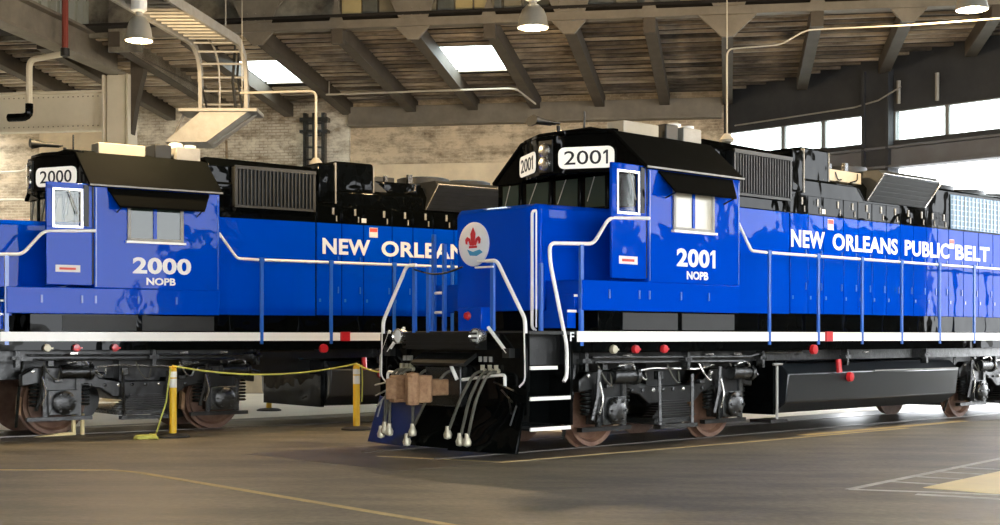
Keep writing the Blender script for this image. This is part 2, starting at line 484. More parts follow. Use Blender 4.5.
# --- back wall
wb = part('wall_back', M['brick'], None, box(-34, 0.1, 0, 0.4, 0, 8.6)); wb.location = Bp(0, QW); wb.rotation_euler = (0, 0, BROT); tag(wb, kind='structure')
part('plaster_band', M['plaster'], wb, box(-9.9, -0.4, -0.05, -0.001, 2.6, 6.35), bevel=0.01)
part('whitewashed_dado', M['whitewash'], wb, box(-34, 0.0, -0.06, -0.001, 0.0, 2.55))
part('brick_pier', M['brickwhite'], wb, box(-13.9, -11.9, -0.12, -0.001, 2.55, 8.2), bevel=0.015)
part('brick_pier', M['brickwhite'], wb, box(-11.9, -10.35, -0.16, -0.001, 2.55, 8.2), bevel=0.015)
part('brick_pier', M['plaster'], wb, box(-19.6, -17.3, -0.10, -0.001, 2.55, 8.0), bevel=0.015)
part('bare_brick_strip', M['brickred'], wb, box(-19.1, -18.75, -0.13, -0.101, 2.6, 6.9))
part('bare_brick_strip', M['brickwhite'], wb, box(-16.8, -14.0, -0.05, -0.001, 2.6, 8.2))
part('wall_beam', M['beam'], wb, box(-10.35, -0.15, -0.32, -0.02, 7.42, 7.92), box(-10.35, -0.15, -0.40, -0.02, 7.38, 7.44), bevel=0.01, label='tan steel beam along the top of the wall')
wl = part('wall_left', M['brick'], None, box(-0.4, 0, -40, 0, 0, 10.4)); wl.location = Bp(-30, QW); wl.rotation_euler = (0, 0, BROT); tag(wl, kind='structure')

# --- front wall added unseen behind the camera; its open right half shapes the daylight
wf = empty('wall_front_added', Bp(0, -3.0), BROT); tag(wf, kind='structure')
part('upper_wall', M['brick'], wf, box(-30, 30, -0.3, 0.0, 6.0, 10.4))  # upper part of the added unseen front wall
part('lower_wall', M['brick'], wf, box(-30, -6.5, -0.3, 0.0, 0.0, 6.0))  # lower part of the added unseen front wall
for p in (-0.5, 5.5, 11.5, 17.5, 23.5, 29.5): part('added_pier', M['brick'], wf, box(p - 0.35, p + 0.35, -0.4, 0.1, 0.0, 6.0))
# --- window wall at the right (square to the tracks), local x along the wall toward the camera side, y outward
wr = empty('wall_right', W1(SW, 0), LROT - math.pi / 2); tag(wr, kind='structure')
# local: x = N direction (t), y = U direction
def wpart(name, m, *sh, **k): return part(name, m, wr, *sh, **k)
def roof_at(t):
    x, y, _ = W1(SW, t); q = x * math.sin(A9) + y * math.cos(A9)
    return roof_z(q) + 0.35
wpart('upper_wall', M['darkwall'], prism([(-8.6, 7.0), (4.4, 7.0), (4.4, 9.6), (-8.6, 9.6)], 0.0, 0.25, 1))
wpart('lower_wall', M['darkwall'], box(-8.6, -5.0, 0.0, 0.25, 0, 6.3))
wpart('header_beam', M['beam_g'], box(-5.4, 4.4, -0.12, 0.2, 5.66, 6.12), box(-5.4, 4.4, -0.25, 0.2, 6.08, 6.14), box(-5.4, 4.4, -0.25, 0.2, 5.62, 5.68), bevel=0.01, label='long pale steel beam above the open doorway')
wpart('sill_band', M['darkwall'], box(-5.0, 4.4, 0.0, 0.25, 6.12, 6.28))
wpart('steel_column', M['darkwall'], box(-4.02, -3.45, -0.18, 0.25, 0.0, 8.0), box(-4.1, -4.02, -0.25, 0.25, 0, 8.0), box(-3.45, -3.37, -0.25, 0.25, 0, 8.0))
wpart('steel_column', M['beam_d'], box(4.35, 4.85, -0.2, 0.25, 0.0, 7.94))
# unseen wall added further along; openings kept high to steer daylight and reflections
wpart('lower_wall', M['darkwall'], box(4.85, 44, 0.0, 0.25, 0, 4.3))  # added unseen wall below the high openings
for t in (8.0, 11.5, 15.0, 18.5, 22.0, 26.6, 30.0, 33.5, 37.0, 40.5, 43.6): wpart('steel_column', M['beam_d'], box(t, t + 0.4, -0.2, 0.25, 0.0, 10.4))  # added unseen columns between the openings
wpart('added_lintel', M['darkwall'], box(4.4, 44, 0.0, 0.25, 6.9, 10.4))
nwin = 0
for (a0, a1, z0, z1) in [(-8.3, -6.62, 6.3, 7.0), (-6.5, -5.42, 6.3, 7.0), (-5.3, -4.1, 6.28, 7.0), (-3.33, -2.05, 6.28, 7.0), (-1.95, -0.35, 6.28, 7.0), (-0.25, 1.3, 6.28, 7.0), (1.4, 2.9, 6.28, 7.0), (3.0, 4.35, 6.28, 7.0)]:
    nwin += 1
    w = part('window_%d' % nwin, M['windowframe'], None, box(a0 - 0.05, a0, 0.02, 0.12, z0, z1), box(a1, a1 + 0.05, 0.02, 0.12, z0, z1), box(a0 - 0.05, a1 + 0.05, 0.02, 0.12, z0 - 0.03, z0 + 0.02), box(a0 - 0.05, a1 + 0.05, 0.02, 0.12, z1 - 0.02, z1 + 0.03))
    w.location = W1(SW, 0); w.rotation_euler = (0, 0, LROT - math.pi / 2); tag(w, kind='structure')
    part('pane', M['clear'], w, box(a0, a1, 0.06, 0.068, z0 + 0.02, z1 - 0.02))
wpart('conduit', M['greymetal'], tube([(-8.0, -0.08, 7.15), (-4.4, -0.08, 7.2), (-3.6, -0.3, 7.25), (-3.0, -0.3, 7.5)], 0.02, 6), tube([(-2.2, -0.06, 7.1), (-2.2, -0.06, 7.75)], 0.05, 6), tube([(-3.2, -0.06, 7.15), (-3.2, -0.06, 7.7)], 0.05, 6))

# --- roof: deck, rafters, planks, skylights
ce = empty('ceiling', Bp(0, 0), BROT); tag(ce, kind='structure')
RP = [-21.0, -19.2, -17.4, -15.6, -13.85, -12.1, -10.4, -8.55, -6.83, -5.12, -3.38, -1.65, 0.0, 1.86, 3.72, 5.5, 7.3]
def qmax(p):
    # depth where a rafter meets the back wall or the window wall
    lo, hi = 20.0, QW
    if wall_p(QW) > p: return QW - 0.05
    for _ in range(40):
        mid = (lo + hi) / 2
        if wall_p(mid) > p: lo = mid
        else: hi = mid
    return lo - 0.15
sky = {5: (33.0, 35.3), 8: (32.4, 34.7)}
for i, p in enumerate(RP):
    q1 = qmax(p)
    if q1 < QB + 0.5: continue
    QS = QB
    z0, z1 = roof_z(QS), roof_z(q1)
    part('rafter', M['beam_d'], ce, loft([[(p - 0.13, QS, z0), (p + 0.13, QS, z0), (p + 0.13, QS, z0 + 0.34), (p - 0.13, QS, z0 + 0.34)], [(p - 0.13, q1, z1), (p + 0.13, q1, z1), (p + 0.13, q1, z1 + 0.34), (p - 0.13, q1, z1 + 0.34)]]))
for i in range(len(RP) - 1):
    p0, p1 = RP[i], RP[i + 1]
    q1 = qmax(p0)
    if q1 < QB + 0.3: continue
    QS = QB
    qe = q1 + (0.5 if q1 < QW - 0.1 or qmax(p1) < QW - 0.1 else 0.1)
    spans = [(QS - 0.2, qe)]
    if i in sky: spans = [(QS - 0.2, sky[i][0]), (sky[i][1], qe)]
    for (qa, qb) in spans:
        za, zb = roof_z(qa) + 0.42, roof_z(qb) + 0.42
        part('deck_panel', M['deck'], ce, loft([[(p0, qa, za), (p1, qa, za), (p1, qa, za + 0.06), (p0, qa, za + 0.06)], [(p0, qb, zb), (p1, qb, zb), (p1, qb, zb + 0.06), (p0, qb, zb + 0.06)]]))
    if i in sky:
        qa, qb = sky[i]; za, zb = roof_z(qa) + 0.44, roof_z(qb) + 0.44
        part('skylight', M['clear'], ce, loft([[(p0 + 0.05, qa, za), (p1 - 0.05, qa, za), (p1 - 0.05, qa, za + 0.02), (p0 + 0.05, qa, za + 0.02)], [(p0 + 0.05, qb, zb), (p1 - 0.05, qb, zb), (p1 - 0.05, qb, zb + 0.02), (p0 + 0.05, qb, zb + 0.02)]]))
        part('skylight_curb', M['beam_l'], ce, box(p0 + 0.07, p1 - 0.07, qb - 0.02, qb + 0.05, zb - 0.03, zb + 0.02))
    q = QS + 0.35; k = 0
    while q < q1 - 0.05:
        k += 1
        hit = i in sky and sky[i][0] - 0.1 < q < sky[i][1] + 0.1
        if not hit:
            z = roof_z(q) + 0.345 + random.uniform(0, 0.02)
            dq = random.uniform(0.09, 0.14)
            m = M['plank'] if random.random() < (0.75 if p0 < -4 else 0.35) else M['plank2']  # random tones, weighted paler at left and darker at right for the lighting
            if p0 < -10.5 and random.random() < 0.6: m = M['plank_l']
            pe = min(p1 - 0.07, wall_p(q) - 0.1)
            if pe > p0 + 0.2: part('roof_plank', m, ce, box(p0 + 0.07, pe, q, q + dq, z, z + 0.07), smooth=False)
        q += 0.36 + random.uniform(-0.03, 0.03)
part('longitudinal_beam', M['dirtywall2'], ce, loft([[(-13.84, QB + 0.6, 8.2), (-13.72, QB + 0.6, 8.2), (-13.72, QB + 0.6, 8.75), (-13.84, QB + 0.6, 8.75)], [(-13.84, QW - 0.1, 7.74), (-13.72, QW - 0.1, 7.74), (-13.72, QW - 0.1, 8.2), (-13.84, QW - 0.1, 8.2)]]))
# clerestory wall over the truss and the high roof toward the camera
wc = empty('wall_clerestory', Bp(0, QB + 0.25), BROT); tag(wc, kind='structure')
part('infill_wall', M['dirtywall'], wc, box(-14.6, 8.5, 0.06, 0.2, 8.50, 10.4))
part('infill_wall', M['dirtywall'], wc, box(-30, -14.95, 0.06, 0.2, 8.50, 10.4))
def pxp(px): return -4.9 + (px - 500) * 0.0222
for (x0, x1, mm) in [(256, 330, 'dirtywall'), (336, 357, 'yellowpane'), (358, 374, 'greypane'), (375, 392, 'olivepane'), (424, 434, 'olivepane'), (435, 452, 'greypane'), (453, 471, 'yellowpane'), (472, 490, 'yellowpane'), (492, 500, 'greypane'), (502, 520, 'olivepane'), (522, 548, 'greypane'), (585, 611, 'greypane'), (613, 634, 'olivepane'), (636, 650, 'greypane'), (656, 673, 'olivepane'), (675, 716, 'yellowpane'), (752, 790, 'olivepane'), (792, 830, 'greypane'), (832, 880, 'olivepane'), (882, 930, 'greypane')]:
    part('clerestory_panel', M[mm], wc, box(pxp(x0) + 0.01, pxp(x1) - 0.01, 0.0, 0.055, 8.55, 10.2), bevel=0.006)
hr = part('ceiling_monitor', M['deck'], None, box(-30, 30.0, -3.0, QB + 0.5, 10.4, 10.6)); hr.rotation_euler = (0, 0, BROT); tag(hr, kind='structure')

# --- truss under the clerestory
tr = empty('roof_truss', Bp(0, QB), BROT); tag(tr, 'long riveted tan roof truss spanning above both locomotives', 'truss')
part('bottom_chord', M['beam'], tr, box(-12.9, 8.6, -0.14, 0.14, 8.40, 8.46), box(-12.9, 8.6, -0.14, -0.10, 8.46, 8.58), box(-12.9, 8.6, 0.10, 0.14, 8.46, 8.58), bevel=0.004)
for p in [-10.4, -6.83, -3.38, 0.0, 3.72, 7.3]:
    wdt = 0.62 if abs(p) < 0.1 else 0.38
    part('gusset_plate', M['beam'], tr, prism([(p - wdt, 8.40), (p + wdt, 8.40), (p + 0.12, 8.40 - wdt * 0.75), (p - 0.12, 8.40 - wdt * 0.75)], -0.09, 0.0, 1), bevel=0.004)
    g = part('gusset_plate', M['beam'], tr, prism([(p - 0.30, 8.58), (p + 0.36, 8.58), (p + 0.55, 9.1), (p - 0.55, 9.1)], -0.16, -0.13, 1), bevel=0.004)
    part('rivet', M['beam'], g, *[lathe([(0.022, -0.175), (0.012, -0.185)], (p + dx, 0, 8.64 + dz), 1, 6) for dx in (-0.2, 0.0, 0.2) for dz in (0, 0.14)])
    for sg in (-1, 1):
        part('diagonal', M['beam'], tr, prism([(p + sg * 0.05, 8.56), (p + sg * 0.17, 8.56), (p + sg * 1.65, 10.3), (p + sg * 1.53, 10.3)], -0.13, -0.05, 1))
for p in RP[6:]:
    if p in (-13.85, -10.4, -6.83, -3.38, 0.0, 3.72, 7.3): continue
    if p > 8: continue
    part('post', M['beam'], tr, box(p - 0.05, p + 0.05, -0.13, -0.05, 8.56, 10.3), prism([(p - 0.16, 8.57), (p + 0.16, 8.57), (p + 0.05, 8.86), (p - 0.05, 8.86)], -0.15, -0.13, 1))
    part('hanger_plate', M['beam_d'], tr, box(p - 0.13, p + 0.13, -0.08, 0.08, 8.08, 8.40))

# --- left framing: longitudinal girder, riveted plate girder, column
def thing(name, label, cat, loc=(0, 0, 0), rz=0, group=None):
    return tag(empty(name, loc, rz), label, cat, group)
PG = -14.65
g = thing('roof_girder', 'deep dark tan steel girder slanting from the upper left corner to the column', 'girder', Bp(PG, 0), BROT)
part('web', M['beam'], g, box(-0.03, 0.03, 16, 31.8, 8.0, 8.62))
part('flange', M['beam'], g, box(-0.22, 0.22, 16, 31.8, 7.95, 8.01), bevel=0.004)
part('flange', M['beam'], g, box(-0.22, 0.22, 16, 31.8, 8.60, 8.66), bevel=0.004)
part('siding', M['corrug'], g, box(-0.06, -0.02, 16, 31.9, 8.66, 10.36), *[box(-0.02, 0.05, 16.2 + 0.42 * k, 16.38 + 0.42 * k, 8.66, 10.36) for k in range(37)], label='pale corrugated siding')
g = thing('plate_girder', 'pale riveted plate girder running left from the steel column', 'girder', Bp(1.0, 32.0), BROT)
part('web', M['beam_l'], g, box(-27, -15.98, -0.03, 0.03, 6.68, 7.55))
part('flange', M['beam_l'], g, box(-27, -15.98, -0.15, 0.15, 7.54, 7.60)); part('flange', M['beam_l'], g, box(-27, -15.98, -0.15, 0.15, 6.62, 6.68))
part('rivet', M['beam'], g, *[lathe([(0.02, -0.03), (0.012, -0.045)], (-27 + 0.13 * k, 0, z), 1, 5) for k in range(28, 84) for z in (6.75, 7.47)], *[lathe([(0.02, -0.03), (0.012, -0.045)], (-16.08, 0, 6.75 + 0.1 * k), 1, 5) for k in range(8)])['kind'] = 'stuff'
g = thing('steel_column', 'pale built-up steel column at the left behind the hanging lamp', 'column', Bp(-14.66, 32.0), BROT)
part('shaft', M['beam_l'], g, box(-0.24, 0.24, -0.20, 0.20, 0.0, 7.94), bevel=0.01)
part('flange', M['beam_l'], g, box(-0.34, -0.29, -0.26, 0.26, 0.0, 7.94)); part('flange', M['beam_l'], g, box(0.29, 0.34, -0.26, 0.26, 0, 7.94))
part('web_plate', M['beam_l'], g, box(-0.3, -0.2, -0.04, 0.04, 0, 7.94), box(0.2, 0.3, -0.04, 0.04, 0, 7.94))
part('base_plate', M['beam_l'], g, box(-0.42, 0.42, -0.36, 0.36, 0.0, 0.06))
part('knee_brace', M['beam_d'], g, prism([(0.345, 6.5), (0.50, 7.4), (0.66, 8.0), (0.70, 9.0), (0.30, 9.0), (0.345, 7.9)], -0.12, 0.12, 1))
g = part('rough_wall_patch', M['dirtywall'], None, box(-14.0, -13.2, 0, 0.12, 8.1, 10.4)); g.location = Bp(0, 29.95); g.rotation_euler = (0, 0, BROT); tag(g, kind='structure'); g.name = 'trim_1'
g = thing('red_pipe', 'dark red vertical sprinkler pipe in front of the slanting girder', 'pipe', Bp(-14.3, 28.45), BROT)
part('riser', M['redpipe'], g, tube([(0, 0, 7.85), (0, 0, 10.39)], 0.07)); part('elbow', M['black_satin'], g, lathe([(0.0, -0.12), (0.1, -0.08), (0.1, 0.08), (0.0, 0.12)], (0, 0, 7.8)))
part('branch', M['beam_l'], g, tube(rounded([(0, 0, 7.77), (-1.0, 0.3, 7.72), (-1.0, 0.3, 6.7)], 0.18), 0.07)); part('elbow', M['black'], g, tube(rounded([(-1.0, 0.3, 6.75), (-1.0, 0.3, 6.45), (-1.5, 0.3, 6.45)], 0.2), 0.09))

# --- wall-mounted lattice column and conduits
g = thing('lattice_column', 'dark rusty lattice column standing against the white brick pier', 'column', Bp(-11.25, QW - 0.45), BROT)
for x in (-0.26, 0.0, 0.26): part('upright', M['grime2'], g, box(x - 0.05, x + 0.05, -0.1, 0.1, 0, 7.75))
for k in range(22): part('lacing_bar', M['grime2'], g, box(-0.3, 0.3, -0.12, -0.1, 0.5 + 0.33 * k, 0.55 + 0.33 * k))
part('cap', M['grime2'], g, box(-0.4, 0.4, -0.14, 0.14, 7.5, 7.62), box(-0.4, 0.4, -0.14, 0.14, 7.2, 7.28))
g = thing('wall_conduit', 'thin pale conduit run along the wall above the left cab', 'pipe', Bp(0, QW - 0.2), BROT)
part('conduit_run', M['beam_l'], g, tube(rounded([(-22, 0, 6.3), (-19.9, 0, 6.35), (-19.5, 0, 6.85), (-16.0, 0, 6.8)], 0.3), 0.035)); part('conduit_run', M['beam_l'], g, tube([(-22, 0, 5.55), (-17.2, 0, 5.5)], 0.03))
part('clip', M['greymetal'], g, *[box(x, x + 0.05, -0.05, 0.1, 6.75, 6.9) for x in (-18.8, -17.6, -16.5)])

# --- white drop pipes
def drop_pipe(label, pts, endp, r=0.03):
    g = thing('air_pipe', label, 'pipe')
    part('run', M['pipe'], g, tube(rounded(pts, 0.12), r))
    part('end_fitting', M['pipe'], g, lathe([(0.05, 0.0), (0.09, -0.05), (0.13, -0.10), (0.10, -0.14), (0.0, -0.14)], endp))
    return g
def O2W(s, t, z): x, y = off2(s, t); return (x, y, z)
def ray(px, py, Y): return ((px - 500) / 1389 * Y, Y, 1.57 + (337 - py) * Y / 1389)
e = ray(316, 158, 25.9)
g = drop_pipe('white pipe run dropping to the roof of the left locomotive', [ray(240, 93, 25.9), ray(316, 91, 25.9), (e[0], e[1], e[2] - 0.04)], e, 0.024)
for px in (242,):
    a = ray(px, 92, 25.9); part('hanger_rod', M['pipe'], g, tube([a, (a[0], a[1], 10.4)], 0.008, 6))
e = ray(727, 134, 23.2)
g = drop_pipe('white pipe dropping from the roof to the right locomotive', [ray(1030, 16, 23.2), ray(910, 25, 23.2), ray(806, 30, 23.2), ray(780, 45, 23.2), ray(727, 49, 23.2), (e[0], e[1], e[2] - 0.04)], e, 0.014)
for px, py in ((727, 49), (1020, 17)):
    a = ray(px, py, 23.2); part('hanger_rod', M['pipe'], g, tube([a, (a[0], a[1], 10.4)], 0.008, 6))
g = thing('sprinkler_pipe', 'thin white pipe edging the bright skylight over the left locomotive', 'pipe', Bp(0, 0), BROT)
part('run', M['pipe'], g, tube(rounded([(-10.3, 34.9, 7.87), (-6.75, 34.8, 7.87), (-5.3, 34.8, 7.87), (-4.9, 35.6, 7.6)], 0.2), 0.025, 6))
part('hanger_rod', M['pipe'], g, *[tube([(p, 34.85, 7.87), (p, 34.85, 8.2)], 0.012, 5) for p in (-10.2, -8.55, -6.83)])

# --- overhead ladder gangway
lad = thing('overhead_ladder', 'pale steel ladder gangway curving down from the roof above the left locomotive', 'ladder')
LW = 0.44
def lad_pt(d, side, zz=0):
    # d: distance along path, first level toward +Y, then curving down
    return None
base = Vector(((222 - 500) / 1389 * 26.7, 26.7, 0))
dirv = Vector((0.15, 1.0, 0)).normalized(); sidev = Vector((1, -0.0, 0))
path = []
for k in range(10): path.append((-5.4 + 0.54 * k, 7.18))
for k in range(1, 9):
    a = k / 8 * math.pi / 2
    path.append((-0.54 + 0.62 * math.sin(a), 7.18 - 0.62 * (1 - math.cos(a))))
path += [(0.10, 6.4), (0.10, 6.1), (0.10, 5.9)]
def lp(i, off):
    d, z = path[i]
    v = base + dirv * d + sidev * off
    return (v.x, v.y, z)
def railprof(off, w, h):
    secs = []
    for i in range(len(path)):
        c = Vector(lp(i, off))
        a = Vector(lp(max(i - 1, 0), off)); b = Vector(lp(min(i + 1, len(path) - 1), off))
        t = (b - a).normalized(); nrm = sidev.cross(t).normalized()
        secs.append([tuple(c + sidev * sx * w + nrm * sy * h) for sx, sy in ((-1, -1), (1, -1), (1, 1), (-1, 1))])
    return loft(secs)
for off in (-LW, LW): part('side_rail', M['greymetal'], lad, railprof(off, 0.035, 0.085))
part('middle_rail', M['greymetal'], lad, tube([lp(i, -0.08) for i in range(9, len(path))], 0.022, 6))
def interp(d):
    L = 0
    for i in range(len(path) - 1):
        s = math.dist(path[i], path[i + 1])
        if L + s >= d: 
            t = (d - L) / s
            return (path[i][0] * (1 - t) + path[i + 1][0] * t, path[i][1] * (1 - t) + path[i + 1][1] * t)
        L += s
    return path[-1]
d = 0.1
while d < 6.75:
    a, z = interp(d); c = base + dirv * a
    part('rung', M['greymetal'], lad, tube([tuple(c + sidev * -LW + Vector((0, 0, z))), tuple(c + sidev * LW + Vector((0, 0, z)))], 0.024 if d > 4.6 else 0.03, 6))
    d += 0.26
eb = Vector(lp(len(path) - 1, 0))
part('landing', M['greymetal'], lad, box(eb.x - 0.78, eb.x + 0.72, eb.y - 0.45, eb.y + 0.35, eb.z - 0.05, eb.z + 0.02), bevel=0.01)
part('chute_panel', M['greymetal'], lad, loft([[(eb.x - 0.35, eb.y - 0.4, eb.z - 0.03), (eb.x + 0.55, eb.y - 0.4, eb.z - 0.03), (eb.x + 0.55, eb.y + 0.3, eb.z - 0.06), (eb.x - 0.35, eb.y + 0.3, eb.z - 0.06)], [(eb.x - 1.05, eb.y - 0.4, eb.z - 0.62), (eb.x - 0.25, eb.y - 0.4, eb.z - 0.62), (eb.x - 0.25, eb.y + 0.3, eb.z - 0.65), (eb.x - 1.05, eb.y + 0.3, eb.z - 0.65)]]))
part('brace', M['greymetal'], lad, tube([(eb.x + 0.68, eb.y, eb.z), (eb.x - 0.2, eb.y, eb.z - 0.6)], 0.03, 6)); part('brace', M['greymetal'], lad, tube([(eb.x - 0.75, eb.y, eb.z), (eb.x - 1.05, eb.y, eb.z - 0.6)], 0.03, 6))
part('cable_bundle', M['black_satin'], lad, tube([(eb.x + 0.25, eb.y - 0.1, eb.z + 0.02), (eb.x + 0.18, eb.y - 0.05, eb.z + 0.6), (eb.x + 0.22, eb.y, eb.z + 1.3)], 0.03, 6), tube([(eb.x + 0.38, eb.y - 0.1, eb.z + 0.02), (eb.x + 0.26, eb.y, eb.z + 0.7), (eb.x + 0.30, eb.y, eb.z + 1.3)], 0.025, 6), tube([(eb.x - 0.3, eb.y - 0.1, eb.z + 0.02), (eb.x - 0.42, eb.y, eb.z + 0.5)], 0.02, 6))
for off in (-LW, LW):
    for i in (1, 8):
        a = Vector(lp(i, off)); part('hanger_rod', M['greymetal'], lad, tube([tuple(a), (a.x, a.y, 10.4)], 0.014, 6))

# --- high-bay lamps
def lamp(px, py, Y, label, k=1.0):
    x, y, z = ray(px, py, Y)
    g = thing('pendant_lamp', label, 'lamp', (x, y, z), 0, 'high-bay lamps hanging from the roof'); g.scale = (k, k, 1)
    part('shade', M['shade'], g, lathe([(0.265, 0.0), (0.275, 0.015), (0.255, 0.08), (0.235, 0.20), (0.19, 0.31), (0.12, 0.38), (0.10, 0.40), (0.09, 0.38), (0.17, 0.30), (0.22, 0.19), (0.245, 0.07), (0.255, 0.005)], (0, 0, 0), 2, 28))
    part('neck', M['greymetal'], g, cyl((0, 0, 0.38), (0, 0, 0.50), 0.07, 12))
    part('ballast_box', M['white'], g, lathe([(0.10, 0.47), (0.16, 0.50), (0.16, 0.66), (0.13, 0.70), (0.05, 0.72)], (0, 0, 0), 2, 10))
    part('bulb', M['bulb'], g, lathe([(0.0, -0.0), (0.07, 0.04), (0.09, 0.12), (0.06, 0.22), (0.03, 0.34)], (0, 0, 0.0), 2, 14))
    part('rod', M['greymetal'], g, cyl((0, 0, 0.70), (0, 0, 10.4 - z), 0.014, 6))
    part('wire_guard', M['chrome'], g, *[lathe([(0.028, -0.012), (0.028, 0.012)], (0.2 * math.cos(a), 0.2 * math.sin(a), 0.0), 2, 6) for a in [k * math.pi / 4 for k in range(8)]])
    ld = bpy.data.lights.new('lamp_light', 'POINT'); ld.energy = LAMP_W; ld.color = (1, 0.72, 0.40); ld.shadow_soft_size = 0.12
    lo = bpy.data.objects.new('lamp_light', ld); COL.objects.link(lo); lo.parent = g; lo.location = (0, 0, -0.06)
lamp(139, 41, 22.6, 'hanging high-bay lamp at the left in front of the steel column', 0.82)
lamp(533, 28, 24.0, 'hanging high-bay lamp above the middle of the truss')
lamp(972, 10, 22.5, 'hanging high-bay lamp at the far right under the roof edge', 0.95)

# --- rails
def rail(o, t, label, n=N, rot=LROT, s0=-2.9):
    g = part('track_rail', M['steel'], None, box(s0, 24 if s0 > -5 else 16.5, -0.037, 0.037, -0.02, 0.012)); 
    g.location = (o[0] + t * n[0], o[1] + t * n[1], 0); g.rotation_euler = (0, 0, rot); tag(g, label, 'rail')
rail(O1, 0.75, 'near steel rail under the front right locomotive'); rail(O1, -0.75, 'far steel rail under the front right locomotive')
rail(O2, 0.75, 'near steel rail under the left rear locomotive', N2, LROT2, -13); rail(O2, -0.75, 'far steel rail under the left rear locomotive', N2, LROT2, -13)

# ================================================================== LOCOMOTIVES
def make_truck(root, s0, detail=True):
    P = lambda name, m, par, *sh, **k: part(name, m, par, *sh, fn=flip, **k)
    c = s0 + 1.37
    tk = None
    for sg in (1, -1):
        T0, T1 = (0.98, 1.14) if sg > 0 else (-1.14, -0.98)
        prof = [(-0.62, 0.98), (-0.42, 1.10), (0.42, 1.10), (0.62, 0.92), (0.95, 0.86), (1.8, 0.86), (2.12, 0.92), (2.32, 1.10), (3.16, 1.10), (3.36, 0.98), (3.36, 0.80), (3.10, 0.84), (3.02, 0.50), (2.46, 0.50), (2.40, 0.80), (2.10, 0.74), (1.9, 0.60), (0.85, 0.60), (0.64, 0.74), (0.34, 0.80), (0.28, 0.50), (-0.28, 0.50), (-0.36, 0.84), (-0.62, 0.80)]
        fr = P('truck_frame', M['grime'], root, prism([(s0 + a, z) for a, z in prof], T0, T1, 1), bevel=0.02)
        if sg > 0: tk = fr
        tt = sg
        for ds in (0, 2.74):
            s = s0 + ds
            P('wheel', M['wheel'], fr, lathe([(0.0, 0.72), (0.10, 0.72), (0.12, 0.82), (0.40, 0.75), (0.44, 0.81), (0.50, 0.815), (0.505, 0.72), (0.515, 0.70), (0.545, 0.69), (0.545, 0.665), (0.44, 0.665), (0.40, 0.70), (0.0, 0.70)] if sg > 0 else [(r, -h) for r, h in [(0.0, 0.72), (0.40, 0.75), (0.50, 0.815), (0.505, 0.72), (0.545, 0.69), (0.545, 0.665), (0.0, 0.70)]], (s, 0, 0.517), 1, 36))
            if sg < 0: continue
            P('axle_box', M['grime2'], fr, box(s - 0.24, s + 0.24, 0.9, 1.24, 0.34, 0.74), lathe([(0.19, 1.22), (0.19, 1.30), (0.14, 1.33), (0.0, 1.34)], (s, 0, 0.54), 1, 16), *[hexring((s + 0.15 * math.cos(a), 1.335, 0.54 + 0.15 * math.sin(a)), 0.025) for a in [k * math.pi / 3 for k in range(6)]], bevel=0.015)
            for dd in (-0.40, 0.40):
                P('coil_spring', M['grime2'], fr, *[lathe([(0.075, -0.02), (0.095, 0.0), (0.075, 0.02)], (s + dd, 1.06, 0.50 + 0.055 * k), 2, 10) for k in range(7)])
                P('pedestal_leg', M['grime2'], fr, box(s + dd * 0.66 - 0.04, s + dd * 0.66 + 0.04, 1.14, 1.19, 0.32, 0.92))
            P('tie_bar', M['grime'], fr, box(s - 0.52, s + 0.52, 1.0, 1.10, 0.25, 0.31))
            P('brake_cylinder', M['grime2'], fr, cyl((s - 0.05, 1.22, 1.02), (s + 0.42, 1.22, 1.02), 0.11, 14), cyl((s + 0.40, 1.22, 1.02), (s + 0.47, 1.22, 1.02), 0.135, 14), bevel=0.01)
            P('brake_lever', M['grime2'], fr, tube([(s - 0.30, 1.22, 1.12), (s - 0.33, 1.22, 0.75), (s - 0.42, 1.20, 0.42)], 0.035, 6))
            P('push_rod', M['grime2'], fr, tube([(s + 0.47, 1.22, 1.02), (s + 0.68, 1.20, 0.98)], 0.025, 6))
            P('brake_shoe', M['rust'], fr, prism([(s - 0.60, 0.36), (s - 0.54, 0.34), (s - 0.53, 0.62), (s - 0.58, 0.66)], 0.74, 0.86, 1))
            P('brake_pipe', M['chrome'], fr, tube(rounded([(s + 0.05, 1.26, 1.16), (s + 0.35, 1.26, 1.2), (s + 0.42, 1.26, 1.10)], 0.06), 0.016, 6))
            P('brake_pipe', M['chrome'], fr, tube(rounded([(s - 0.34, 1.26, 0.95), (s - 0.28, 1.28, 0.70), (s - 0.36, 1.28, 0.5)], 0.06), 0.014, 6))
        if sg > 0:
            P('leaf_spring', M['grime'], fr, *[box(c - 0.50 + 0.04 * k, c + 0.50 - 0.04 * k, 1.0, 1.20, 0.40 + 0.035 * k, 0.43 + 0.035 * k) for k in range(7)])
            P('spring_hanger', M['grime2'], fr, tube([(c - 0.40, 1.24, 1.02), (c - 0.38, 1.24, 0.28)], 0.026, 6), tube([(c + 0.36, 1.24, 1.02), (c + 0.36, 1.24, 0.28)], 0.026, 6), box(c - 0.44, c + 0.42, 1.16, 1.30, 0.24, 0.30))
            P('spring_plank', M['grime2'], fr, box(c - 0.46, c + 0.46, -1.2, 1.20, 0.31, 0.39))
            P('air_pipe', M['chrome'], fr, tube(rounded([(s0 + 0.45, 1.2, 1.08), (s0 + 0.9, 1.2, 1.12), (s0 + 1.9, 1.2, 1.09), (s0 + 2.3, 1.2, 1.15)], 0.06), 0.016, 6))
            P('sand_pipe', M['grime2'], fr, tube(rounded([(s0 - 0.55, 1.0, 1.25), (s0 - 0.62, 1.0, 0.7), (s0 - 0.60, 0.8, 0.15)], 0.1), 0.025, 6))
    rnd = random.Random(int(s0 * 10) + 3)
